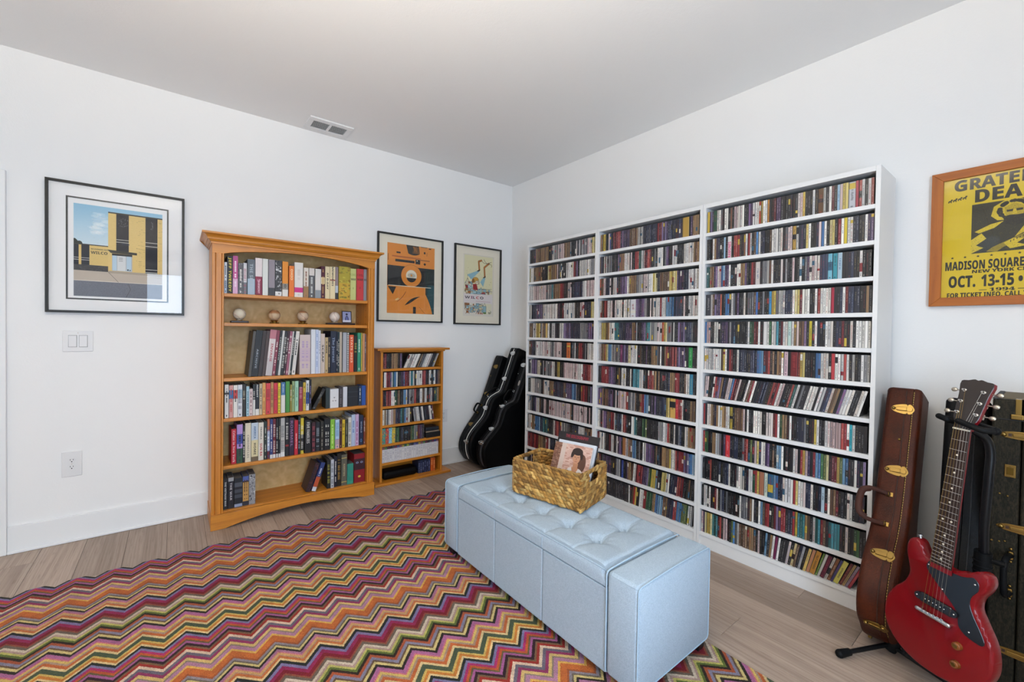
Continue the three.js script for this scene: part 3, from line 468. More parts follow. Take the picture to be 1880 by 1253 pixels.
  for (const [k, fl] of [[0, 0], [3, 1]]) for (let i = 1; i < prof.length - 1; i++) { const q = (j) => { const c = crownPath(prof[j][0])[k]; return [c[0], prof[j][1], c[1]]; }; fl ? add(q(0), q(i), q(i + 1)) : add(q(0), q(i + 1), q(i)); }
  const cg = new THREE.BufferGeometry(); cg.setAttribute('position', new THREE.BufferAttribute(new Float32Array(pos), 3)); cg.computeVertexNormals(); cg.setAttribute('uv', new THREE.BufferAttribute(new Float32Array(pos.length / 3 * 2), 2));
  part(b, 'crown_moulding', metres(crease(cg, 0.5), 'x', [0.7, 0.4]), M.honey);
  part(b, 'top_panel', metres(box(BX0, BX1, 1.822, 1.8365, 0.016, BZ), 'x'), M.honey);
}
// ------------------------------------------------------------------ books
const PAGE = solidCell(bkA, '#8f8a82'), bookMat = std({ roughness: 0.5 });
function bookCell(base, o = {}) {
  const ink = o.ink || (lum(base) < 0.5 ? '#d9d5cc' : '#23222a'), s = Math.floor(rnd() * 1e9);
  return cell(bkA, (c, w, h) => {
    let q = s; const R = () => { q = (Math.imul(q, 1664525) + 1013904223) | 0; return (q >>> 0) / 4294967296; };
    c.fillStyle = base; c.fillRect(0, 0, w, h);
    for (const [a, e, col] of o.bands || []) { c.fillStyle = col; c.fillRect(0, a * h, w, (e - a) * h); }
    if (o.speckle) for (let i = 0; i < 60; i++) { c.fillStyle = o.speckle[Math.floor(R() * o.speckle.length)]; c.fillRect(R() * w, R() * h, 3 + R() * 14, 3 + R() * 12); }
    if (o.text) {
      for (const [str, y, size, col, across] of o.text) {
        c.save(); c.fillStyle = col || ink; c.textBaseline = 'middle'; c.textAlign = 'center'; c.font = `bold ${size}px ${o.font || 'sans-serif'}`;
        c.translate(w / 2, y * h); if (!across) { c.rotate(Math.PI / 2); const m = c.measureText(str).width, room = (o.room || 0.6) * h; c.scale(Math.min(1, room / m), (o.tall || 1)); } else { const m = c.measureText(str).width; c.scale(Math.min(1, 0.9 * w / m), 1); }
        c.fillText(str, 0, 0); c.restore();
      }
    } else if (!o.plain) {
      c.fillStyle = ink; const two = R() > 0.5; let y = h * (0.1 + 0.12 * R());
      for (const end of [h * (0.45 + 0.15 * R()), h * 0.82]) { const x0 = w * (two ? 0.22 : 0.34), ww = w * (two ? 0.2 : 0.32); while (y < end) { const l = 3 + R() * 9; if (R() > 0.16) { c.fillRect(x0, y, ww, l); if (two) c.fillRect(x0 + w * 0.36, y + 1, ww * 0.9, l - 1); } y += l + 2.6; } y = end + h * 0.08; if (R() > 0.6) break; }
      if (R() > 0.4) { c.beginPath(); c.arc(w / 2, h * 0.93, w * 0.13, 0, 7); c.fill(); }
    }
    c.fillStyle = 'rgba(0,0,0,0.18)'; c.fillRect(0, 0, 2, h); c.fillRect(w - 2, 0, 2, h);
  });
}
// a book: spine at z = 0 facing +z, standing on y = 0, its left edge at x = 0
function book(label, w, h, d, base, o, pos, lean = 0, group, hard = true) {
  const b = thing('book', label, 'book', pos, 0, group); const r = bookCell(base, o), bo = Math.min(0.0022, w * 0.18), inset = hard ? 0.003 : 0.0005;
  const cov = solidUV(r), sp = new THREE.BoxGeometry(w, h, bo); for (let k = 0; k < 6; k++) faceUV(sp, k, k === 4 ? r : cov); sp.translate(w / 2, h / 2, -bo / 2);
  const parts = [sp]; for (const x of [bo / 2, w - bo / 2]) { const g = new THREE.BoxGeometry(bo, h, d - bo); for (let k = 0; k < 6; k++) faceUV(g, k, cov); g.translate(x, h / 2, -bo - (d - bo) / 2); parts.push(g); }
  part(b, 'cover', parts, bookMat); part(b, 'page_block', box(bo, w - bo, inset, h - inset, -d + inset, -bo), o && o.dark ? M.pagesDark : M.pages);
  if (lean) { b.rotation.z = -lean; if (lean > 0) b.position.y += w * Math.sin(lean); }
  return b;
}
function solidUV(r) { const u = lerp(r[0], r[2], 0.1), v = lerp(r[1], r[3], 0.985); return [u, v, u, v]; }
function shelfOf(row, list, names, grp) { list.forEach(([x, w, h, base, desc, o = {}, lean = 0, d], i) => { book(`${desc}, ${nth(i + 1)} from left on ${names}`, Math.max(0.008, (w - 0.8) / 1000), h / 1000, (d || Math.min(0.2, h / 1000 * 0.72)), base, o, [BI0 + 0.002 + x / 1000, BS[row] + 0.0003, 0.277 - rr(0, 0.006) - (o.back || 0)], THREE.MathUtils.degToRad(lean), grp, h > 200); }); }
const T1 = (s, y = 0.5, size = 30, col) => ({ text: [[s, y, size, col]] });
shelfOf(0, [
  [2, 15, 196, '#aebfd4', 'pale blue paperback', { bands: [[0, 0.6, '#d5dbe2']] }], [17, 31, 237, '#131211', 'black book with yellow lettering', { ...T1('JEFF TWEEDY', 0.5, 40, '#d8c23a'), room: 0.9 }], [48, 28, 242, '#b8508c', 'magenta pink book', { bands: [[0.6, 1, '#d3a3c4']], ink: '#f0dce8' }], [77, 27, 199, '#55555a', 'dark grey patterned book', { speckle: ['#77777c', '#3a3a40', '#8a8a90'] }], [105, 20, 202, '#c9c7c9', 'white and charcoal book', { bands: [[0.62, 1, '#6d6d74']], ink: '#963c50' }],
  [128, 43, 229, '#5b636b', 'slate grey hardback with silver lettering', { ...T1('THE SPEED', 0.5, 38, '#aab4bb'), bands: [[0.55, 1, '#9fb0c0']], room: 0.8 }], [172, 41, 242, '#d9cfcf', 'white and crimson hardback', { bands: [[0.5, 1, '#7d1638']], text: [['UP', 0.6, 24, '#d89ab0', 1], ['HARMONY', 0.78, 26, '#e0c0c8']], room: 0.35 }], [214, 33, 242, '#d5d8d2', 'plain white hardback', { plain: 1 }], [249, 38, 240, '#8d848c', 'mauve grey hardback with a dark foot', { plain: 1, bands: [[0.78, 1, '#3a3a3e']] }], [289, 41, 240, '#3a3a3c', 'black and white photographic hardback', { speckle: ['#d0d0d0', '#8a8a8a', '#1a1a1a', '#b8b8b8'], bands: [[0.87, 1, '#dcdcda']], plain: 1 }],
  [332, 36, 236, '#d9861e', 'orange book with white foot', { bands: [[0.63, 0.8, '#8b857c'], [0.8, 1, '#dbd7cf']], plain: 1, text: [['O', 0.7, 34, '#1a1a1a', 1]] }], [373, 32, 211, '#dd7422', 'bright orange paperback', { ...T1('OHIO', 0.28, 36, '#f0d2a8') }], [407, 55, 239, '#ddd8d2', 'thick white hardback with magenta band', { bands: [[0.72, 0.86, '#c9267e']], ink: '#c9c3bd' }], [466, 32, 208, '#d8d0c4', 'white and tan book', { bands: [[0.62, 1, '#9a7448']], ink: '#8a5a44' }], [501, 36, 209, '#5a5a5c', 'white and black misty book', { bands: [[0, 0.25, '#cfc8c2']], ink: '#c8ccc8' }], [541, 39, 207, '#d3cfca', 'white and grey landscape book', { plain: 1, bands: [[0.72, 1, '#8b9298']] }],
  [581, 26, 230, '#4d1226', 'dark maroon hardback with cream panel', { bands: [[0.34, 0.55, '#d9c79c']], ink: '#b08a50' }], [608, 32, 231, '#d8c9a2', 'cream book with black lettering', { ...T1('AT D-DAY', 0.45, 30), room: 0.7 }], [641, 37, 233, '#dccda4', 'cream hardback with a red bar', { bands: [[0.4, 0.43, '#8c2a20']], ...T1('MEMORIES', 0.3, 30) }], [679, 21, 235, '#8a7a7c', 'narrow grey brown book', { bands: [[0.58, 0.8, '#b9c0c8'], [0.8, 1, '#2f2f33']], plain: 1 }], [702, 84, 242, '#a5962c', 'very thick mustard yellow hardback', { bands: [[0.5, 1, '#c09b2c']], speckle: ['#7d7a26', '#b8aa3c', '#8c7020'], plain: 1 }],
  [787, 43, 234, '#bcc07a', 'pale green history book', { text: [['CIVIL', 0.2, 24, '#8a9a4c', 1], ['WAR', 0.34, 24, '#22241a', 1], ['I', 0.62, 20, '#22241a', 1]] }], [832, 53, 237, '#bb3238', 'red history book', { text: [['CIVIL', 0.2, 24, '#6a1418', 1], ['WAR', 0.34, 24, '#22100f', 1], ['II', 0.6, 20, '#6a1418', 1]] }], [886, 23, 239, '#83868f', 'grey history book', { text: [['WAR', 0.34, 24, '#1c1c22', 1]] }],
], 'top bookcase shelf', 'books on the top bookcase shelf');
const L3 = 5.5;
shelfOf(2, [
  [135, 16, 298, '#4a4640', 'dark grey art book', { plain: 1 }, L3], [152, 38, 303, '#101215', 'thick black art book with silver title', { ...T1('ARCHIVE', 0.62, 26, '#9aa0a8') }, L3], [191, 21, 301, '#2e211f', 'dark brown slipcased book', { plain: 1 }, L3], [213, 19, 301, '#3a2b28', 'brown striped book', { plain: 1, bands: [[0, 1, '#40302c']] }, L3], [233, 39, 308, '#b9b2b2', 'silver and pink book with red lettering', { bands: [[0, 0.2, '#b4717c'], [0.2, 0.62, '#cfc6c4']], ...T1('INVADE', 0.5, 28, '#9c3a44') }, L3], [273, 19, 305, '#84394a', 'rose red book', {}, L3], [293, 14, 304, '#2a2a2b', 'black book with white title', { ...T1('TOURING', 0.4, 30, '#cfcfc8') }, L3], [308, 14, 304, '#c9c9c4', 'white magazine-sized book', { plain: 1 }, L3], [323, 17, 301, '#222326', 'black book with pale lettering', {}, L3], [341, 12, 301, '#3a1c26', 'dark maroon book', {}, L3], [354, 16, 300, '#94566a', 'dusty rose book', {}, L3], [371, 8, 300, '#cfc9c4', 'thin white book', { plain: 1 }, L3], [380, 11, 300, '#1f2a28', 'thin black green book', {}, L3], [392, 22, 300, '#d2cdc6', 'white leaning book', {}, L3],
  [442, 72, 276, '#c6b5b0', 'thick pale pink boxed set with lilac motif', { bands: [[0.34, 0.68, '#bfaab4']], ink: '#a892b8' }], [517, 29, 314, '#d6d8dd', 'tall plain white book', { plain: 1 }], [546, 22, 313, '#b8c3da', 'tall pale blue book', { ink: '#8a9cc4' }], [568, 12, 307, '#cdd0da', 'slim bluish white book', { ...T1('LIVES', 0.4, 30, '#3a4a7a') }], [581, 29, 284, '#c3b4aa', 'beige book with bold black title', { ...T1('SCRAP', 0.5, 40, '#201a18'), room: 0.45 }], [611, 21, 257, '#b79f72', 'short tan book', {}], [633, 15, 260, '#332a28', 'short dark book', { ink: '#c0b090' }], [650, 40, 303, '#1a2136', 'thick navy blue book', { ...T1('The Journal', 0.45, 34, '#8f9cb4'), font: 'serif' }], [691, 10, 300, '#15192a', 'thin dark navy book', {}], [702, 10, 297, '#143036', 'thin dark teal book', {}], [713, 17, 297, '#b3a796', 'cream grey book', { plain: 1 }], [737, 28, 294, '#a9abb0', 'silver grey book', { plain: 1 }], [767, 14, 295, '#d0ccc8', 'white spiral bound book', { bands: Array.from({ length: 22 }, (_, i) => [i / 22, i / 22 + 0.018, '#3c3836']), plain: 1 }], [784, 32, 276, '#d2542a', 'orange red book with year lettering', { ...T1('STATS 2023', 0.4, 40, '#f0cdb0'), room: 0.7 }], [818, 24, 270, '#1c1b18', 'black book with yellow green lettering', { ink: '#a9a850' }], [844, 26, 292, '#2f8a6e', 'teal green book', {}], [872, 9, 292, '#b3a544', 'thin yellow green book', { plain: 1 }], [882, 16, 289, '#c08a62', 'peach book', { plain: 1 }], [900, 10, 283, '#6d5f68', 'grey purple book', {}],
], 'third bookcase shelf', 'books on the third bookcase shelf');
shelfOf(3, [
  [7, 22, 213, '#d8d6d0', 'white paperback with black emblem', { bands: [[0.24, 0.3, '#1a1a1a']] }], [31, 22, 206, '#c9938c', 'pink paperback with blue block', { bands: [[0.15, 0.42, '#2c5f96']], ink: '#b04040' }], [54, 23, 206, '#dcd8d0', 'white paperback with red block', { bands: [[0.15, 0.42, '#b83a3a']], ink: '#1c1c1c' }], [78, 25, 207, '#d4d4d8', 'white paperback with pale blue block', { bands: [[0.15, 0.42, '#9fc0d0']], ink: '#44444a' }], [104, 19, 209, '#26241f', 'black paperback with ornate lettering', { ink: '#b8b098' }], [125, 17, 194, '#9dc0cc', 'light blue paperback', { ink: '#3c5a64' }], [142, 20, 176, '#cdbab8', 'short pinkish paperback', { ink: '#5a3a44' }], [163, 13, 205, '#1d2526', 'narrow black and white paperback', { bands: [[0.5, 1, '#d0d0cc']] }], [177, 22, 204, '#161a22', 'black paperback with white title and foot', { bands: [[0.8, 1, '#d8d6d0']], ...T1('NIGHT', 0.22, 34, '#d8d8d4') }], [200, 17, 206, '#b9a98a', 'beige paperback', {}], [218, 19, 211, '#d29a55', 'tan orange paperback', { ink: '#8c5a2c' }], [238, 27, 207, '#c73c42', 'salmon red paperback', { ink: '#5a1418' }], [266, 18, 212, '#b08250', 'light brown paperback with dark title', { ink: '#40281a' }], [285, 23, 206, '#c02e3c', 'bright red paperback', { ink: '#7a141e' }], [310, 16, 205, '#d8c22c', 'bright yellow paperback', { ink: '#40380c' }], [328, 26, 208, '#d5d3ca', 'white and blue paperback', { bands: [[0, 0.42, '#3a6a98']], plain: 1, text: [['BLUES', 0.2, 24, '#d5dbe0']] }], [357, 25, 212, '#438a3c', 'green paperback', { plain: 1 }], [384, 12, 188, '#8f8438', 'narrow olive paperback', {}], [397, 16, 211, '#8aa070', 'grey green paperback with black title', { ink: '#1c2414' }], [415, 23, 211, '#9cc8ac', 'mint green paperback', { ink: '#5a8a70' }], [440, 25, 208, '#8e2234', 'crimson paperback with black head', { bands: [[0, 0.2, '#1b1718']], ink: '#d0a0a8' }], [467, 18, 198, '#c4a634', 'mustard yellow paperback', { ink: '#5a4810' }], [487, 20, 211, '#d4d6d6', 'white paperback with blue label', { bands: [[0.4, 0.78, '#2a4a90']] }], [507, 15, 215, '#15141a', 'black paperback with violet lettering', { ink: '#8a7ab0' }],
  [526, 22, 158, '#17181a', 'black book leaning steeply', { ink: '#8a8a84', dark: 1 }, 27], [619, 28, 148, '#273436', 'dark teal grey boxed set', { plain: 1, dark: 1 }], [648, 61, 138, '#d8d8da', 'wide white boxed set with tiny birds', { plain: 1, speckle: null, text: [['v', 0.45, 26, '#2a2a2c', 1], ['v v', 0.62, 24, '#2a2a2c', 1]] }], [710, 29, 147, '#3a3438', 'dark grey boxed set', { ink: '#6a6468', dark: 1 }], [740, 31, 148, '#cfd0d6', 'narrow white boxed set', { plain: 1 }], [774, 80, 144, '#1d2027', 'wide charcoal boxed set', { ink: '#4a4e58', dark: 1, plain: 1, bands: [[0.25, 0.28, '#3a3e48'], [0.5, 0.52, '#3a3e48']] }], [855, 22, 143, '#22344c', 'navy boxed set', { dark: 1 }], [878, 31, 148, '#2350a0', 'bright blue boxed set', { plain: 1, dark: 1 }],
], 'fourth bookcase shelf', 'books on the fourth bookcase shelf');
shelfOf(4, [
  [44, 28, 226, '#b3152b', 'bright red hardback with white lettering', { ...T1('Crime in New York', 0.5, 36, '#e0c8c8'), font: 'serif', room: 0.9, dark: 1 }, 0], [74, 33, 251, '#a987c4', 'lavender hardback with blue and green', { bands: [[0.25, 0.5, '#34408c'], [0.62, 1, '#274a36']], dark: 1 }], [108, 12, 240, '#232021', 'thin black paperback', {}], [120, 33, 255, '#d4cbb4', 'cream hardback with grey lettering', { ...T1('CHRONICLES', 0.6, 30, '#8a8478'), dark: 1 }], [154, 40, 253, '#b8c4d0', 'pale blue and cream book', { bands: [[0.45, 0.88, '#d3c79c'], [0.88, 1, '#6a5a44']], text: [['AMERICA', 0.25, 28, '#3a5a88'], ['HOME', 0.68, 28, '#3a3428']], room: 0.32, dark: 1 }], [195, 31, 250, '#d6d0c2', 'cream book with red lettering', { text: [['SUN RA', 0.72, 40, '#b02c34'], ['TRAVELS', 0.28, 24, '#2a2a2a']], room: 0.34 }], [228, 17, 253, '#23302c', 'black green striped book', { ink: '#b8b8a8' }], [247, 15, 268, '#cfd4de', 'white book with orange and maroon', { bands: [[0, 0.3, '#b0603c'], [0.8, 1, '#5a1828']], ink: '#3c5aa0' }], [263, 17, 266, '#2b3a74', 'blue paperback with white foot', { bands: [[0.9, 1, '#d0d0d0']] }], [281, 17, 265, '#661426', 'maroon paperback with white foot', { bands: [[0.9, 1, '#d0d0d0']] }], [300, 13, 266, '#17171b', 'black paperback with white foot', { bands: [[0.9, 1, '#cacaca']] }], [315, 12, 264, '#1d1f22', 'second narrow black white-footed paperback', { bands: [[0.9, 1, '#cacaca']], ink: '#c0b090' }], [328, 26, 265, '#b2b0ac', 'pale grey paperback', { ink: '#5a5a5c', bands: [[0.88, 1, '#dcdcda']] }], [357, 22, 262, '#15161c', 'black paperback with red stripe', { bands: [[0.7, 0.75, '#8a2028']] }], [381, 30, 260, '#2d1d34', 'purple black book with violet lettering', { ...T1('ROMMEL', 0.42, 42, '#8c6a90'), room: 0.75, dark: 1 }], [413, 23, 239, '#b51c30', 'scarlet book with white lettering', { ...T1('WANTED', 0.6, 28, '#e8c8c8') }], [438, 14, 263, '#161a20', 'slim black paperback', { ink: '#9ab0c0' }], [453, 20, 251, '#1b1b20', 'black book with yellow head', { bands: [[0, 0.46, '#cdb62c'], [0.9, 1, '#b0a030']] }], [480, 43, 230, '#151416', 'thick black hardback with white lettering', { ...T1('FIVE FAMILIES', 0.38, 40, '#d2cfc8'), room: 0.66, dark: 1 }], [526, 25, 211, '#3a1620', 'maroon black book', { ink: '#a84a54', dark: 1 }], [554, 27, 210, '#171b22', 'black book with white serif lettering', { ink: '#aab4bc', dark: 1 }], [584, 23, 213, '#26241f', 'black grey book', { ink: '#8a8678', dark: 1 }], [610, 42, 226, '#121318', 'thick black hardback with white script', { ink: '#c8c4ba', dark: 1 }], [653, 31, 216, '#84ba3c', 'lime green paperback', { ink: '#c8e08c' }], [687, 29, 212, '#aac4dc', 'pale blue and pink paperback', { bands: [[0.68, 1, '#d3a8a4']], ink: '#3c78b0' }], [717, 18, 207, '#4a2420', 'dark red brown paperback', { ink: '#c09a70' }], [737, 21, 205, '#d0b02c', 'yellow paperback', { ink: '#3c300c' }], [759, 20, 205, '#35352c', 'dark olive paperback', { ink: '#8c8a70' }], [781, 23, 218, '#cfccc4', 'white hardback with dark lettering', { ink: '#2e2e34' }], [804, 28, 237, '#aab8d2', 'pale blue grey hardback', { ink: '#5a78b0', dark: 1 }], [834, 26, 235, '#c0a2c6', 'lavender pink hardback', { ink: '#8c4a70', dark: 1 }], [861, 31, 225, '#1d2742', 'navy hardback with globe', { text: [['O', 0.85, 40, '#5a86b4', 1], ['WORLD', 0.4, 28, '#9aa8bc']], dark: 1 }], [896, 13, 205, '#7a3a2c', 'rust brown book', {}],
], 'fifth bookcase shelf', 'books on the fifth bookcase shelf');
shelfOf(5, [
  [2, 24, 195, '#15161c', 'black video box with white lettering', { ...T1('THE VIETNAM WAR', 0.5, 34, '#d4d4d0'), room: 0.8, dark: 1 }, 0, 0.135], [28, 31, 198, '#1d1a22', 'black video box with grey head', { bands: [[0, 0.12, '#9a9a9c']], ...T1('THE WAR', 0.45, 34, '#c4bec0'), dark: 1 }, 0, 0.135], [61, 45, 188, '#191b22', 'thick black video box', { plain: 1, bands: [[0.15, 0.3, '#4a4e58'], [0.38, 0.5, '#3c404a'], [0.56, 0.68, '#3c404a'], [0.88, 0.98, '#8a96b4']], dark: 1 }, 0, 0.135], [108, 34, 191, '#b98e4c', 'yellow and blue video box', { bands: [[0, 0.16, '#4a5a9c'], [0.16, 0.2, '#1c1c24'], [0.85, 1, '#2a2c38']], ink: '#5a3a1c', dark: 1 }, 0, 0.135], [143, 37, 197, '#8f8f92', 'grey and black video box', { speckle: ['#c4c4c6', '#3c3c40', '#6a6a70'], plain: 1, dark: 1 }, 0, 0.135],
  [488, 30, 205, '#2c1b22', 'black and red leaning video box', { speckle: ['#5a2028', '#1a1a22', '#6a3a3c'], plain: 1, dark: 1 }, 19, 0.135], [526, 29, 203, '#2c3c74', 'blue and orange leaning video box', { bands: [[0.5, 0.85, '#b8502c'], [0.85, 1, '#c8ccd4']], ink: '#c8ccd4', dark: 1 }, 19, 0.135],
  [632, 25, 206, '#1a1c1c', 'black book with yellow lettering', { ink: '#b8b03c', dark: 1 }], [658, 22, 206, '#b9bcc4', 'silver white box with dark lettering', { ink: '#2c2c34' }], [682, 21, 225, '#16192a', 'dark navy box', { dark: 1 }], [704, 27, 240, '#1b1712', 'black box with gold detail', { ink: '#b0863c', dark: 1 }], [733, 41, 229, '#5c594c', 'olive grey box framed in gold', { bands: [[0.1, 0.13, '#b09a5c'], [0.87, 0.9, '#b09a5c']], ...T1('RARITIES', 0.5, 24, '#b8ac84'), dark: 1 }], [776, 46, 153, '#2f8a78', 'short teal boxed set', { plain: 1, dark: 1 }], [826, 82, 218, '#84141e', 'wide red boxed set with a dark panel', { bands: [[0.18, 0.56, '#3a1c26']], plain: 1, speckle: null, text: [['o o', 0.3, 30, '#8a9cc0', 1], ['•', 0.8, 60, '#d0b040', 1]], dark: 1 }],
], 'bottom bookcase shelf', 'books on the bottom bookcase shelf');
// ------------------------------------------------------------------ baseballs and the card holder on the second shelf
{
  const y = BS[1];
  const leatherW = std({ color: '#d9d0bf', roughness: 0.55 }), seamM = std({ color: '#8c3a34', roughness: 0.8 }), brown = std({ color: '#2a1410', roughness: 0.35 });
  const seam = () => { const pts = []; for (let i = 0; i <= 90; i++) { const t = i / 90 * Math.PI * 2, a = 0.44, p = V3(Math.cos(t) + a * Math.cos(3 * t) * 0.6, Math.sin(t) - a * Math.sin(3 * t) * 0.6, 1.25 * Math.sin(2 * t) * 0.75).normalize().multiplyScalar(0.0369); pts.push(p); } return tube(pts, 0.0007, 180, 5, true); };
  const shine = phy({ color: '#ffffff', transmission: 1, thickness: 0, roughness: 0.02, ior: 1.46 });
  [[-2.436, 'baseball in a clear globe on a long dark base, leftmost of four', 0.2, 'wood'], [-2.231, 'toned baseball on a small gold stand, second from the left', 1.5, 'gold'], [-2.05, 'two-tone baseball on a small gold stand, third from the left', 2.6, 'gold'], [-1.832, 'pale baseball on the dark base shared with a framed card', 0.9, 'card']].forEach(([x, label, a, kind], i) => {
    const r = 0.0369, up = kind === 'gold' ? 0.021 : 0.022;
    const b = thing('baseball', label, 'baseball', [x, y + up, 0.2]);
    const tex = canvasTex(128, 64, (c, w, h) => { c.fillStyle = ['#d5ccb8', '#c2a98a', '#cbb49a', '#dccfc4'][i]; c.fillRect(0, 0, w, h); if (i === 1) { c.fillStyle = '#a8764e'; c.fillRect(0, h * 0.15, w, h * 0.25); } if (i === 2) { c.fillStyle = '#b08058'; c.fillRect(0, h * 0.1, w, h * 0.2); } c.strokeStyle = 'rgba(60,60,90,0.5)'; c.lineWidth = 1.2; for (let k = 0; k < 5; k++) { c.beginPath(); c.moveTo(70 + k * 4, 24 + k * 3); c.bezierCurveTo(80, 20 + k * 5, 96, 34 - k * 2, 110, 26 + k * 2); c.stroke(); } });
    const g = new THREE.SphereGeometry(r, 32, 20); g.translate(0, r, 0); part(b, 'leather_skin', g, std({ map: tex, roughness: 0.5 }));
    const s = seam(); s.rotateX(a); s.rotateY(a * 1.7); s.translate(0, r, 0); part(b, 'stitched_seam', s, seamM);
    const st = thing('ball_stand', ['low dark wooden stand under the leftmost baseball', 'gold claw stand under the second baseball from the left', 'gold claw stand under the third baseball from the left', 'long dark wooden stand holding a baseball and a framed card'][i], 'stand', [kind === 'card' ? -1.788 : x, y, 0.2]);
    if (kind === 'gold') {
      part(st, 'foot_plate', new THREE.LatheGeometry([[0.001, 0.0003], [0.03, 0.0003], [0.031, 0.004], [0.02, 0.007], [0.016, 0.012], [0.024, 0.0205], [0.0235, 0.022], [0.014, 0.0145], [0.001, 0.0135]].map((p) => new THREE.Vector2(...p)), 28), M.brass);
      for (let k = 0; k < 4; k++) { const c = Math.PI / 4 + k * Math.PI / 2; part(st, 'claw_foot', ball(0.029 * Math.cos(c), 0.0056, 0.029 * Math.sin(c), 0.0052, 10, 8), M.brass); }
    } else {
      const w = kind === 'card' ? 0.2 : 0.1; part(st, 'base', rbox(-w / 2, w / 2, 0.0003, 0.0145, -0.032, 0.032, 0.004, 2), brown);
      const cx = kind === 'card' ? -0.044 : 0, ring = new THREE.TorusGeometry(0.0195, 0.0026, 8, 28); ring.rotateX(Math.PI / 2); ring.translate(cx, 0.0225, 0); part(st, 'ball_ring', [ring, ...[0, 1, 2].map((k) => rod([cx + 0.0195 * Math.cos(k * 2.1), 0.0145, 0.0195 * Math.sin(k * 2.1)], [cx + 0.0195 * Math.cos(k * 2.1), 0.0225, 0.0195 * Math.sin(k * 2.1)], 0.002, 6))], M.nickel);
      if (kind === 'card') {
        const h = thing('card_holder', 'small dark frame with a blue toned player card beside the baseball', 'card', [x + 0.089, y + 0.0146, 0.205]); h.rotation.x = -0.12; h.position.y += 0.001;
        part(h, 'frame', [rbox(-0.036, -0.0305, 0, 0.09, -0.004, 0.004, 0.002), rbox(0.0305, 0.036, 0, 0.09, -0.004, 0.004, 0.002), rbox(-0.0305, 0.0305, 0, 0.0055, -0.004, 0.004, 0.002), rbox(-0.0305, 0.0305, 0.0845, 0.09, -0.004, 0.004, 0.002)], brown);
        const card = new THREE.PlaneGeometry(0.062, 0.08); card.translate(0, 0.045, 0.0012);
        part(h, 'card', [card], std({ roughness: 0.5, map: canvasTex(128, 160, (c, w, q) => { c.fillStyle = '#8f95bd'; c.fillRect(0, 0, w, q); c.fillStyle = '#c9c9d8'; c.fillRect(0, q * 0.8, w, q * 0.2); c.fillStyle = '#1f2440'; c.beginPath(); c.arc(w * 0.5, q * 0.25, w * 0.13, 0, 7); c.fill(); c.beginPath(); c.moveTo(w * 0.28, q * 0.8); c.quadraticCurveTo(w * 0.3, q * 0.4, w * 0.5, q * 0.4); c.quadraticCurveTo(w * 0.72, q * 0.4, w * 0.72, q * 0.8); c.fill(); c.fillStyle = '#5c66a4'; c.fillRect(w * 0.38, q * 0.5, w * 0.24, q * 0.3); }) }));
        part(h, 'backing', box(-0.0305, 0.0305, 0.0055, 0.0845, -0.002, 0.0008), brown);
      }
    }
  });
}
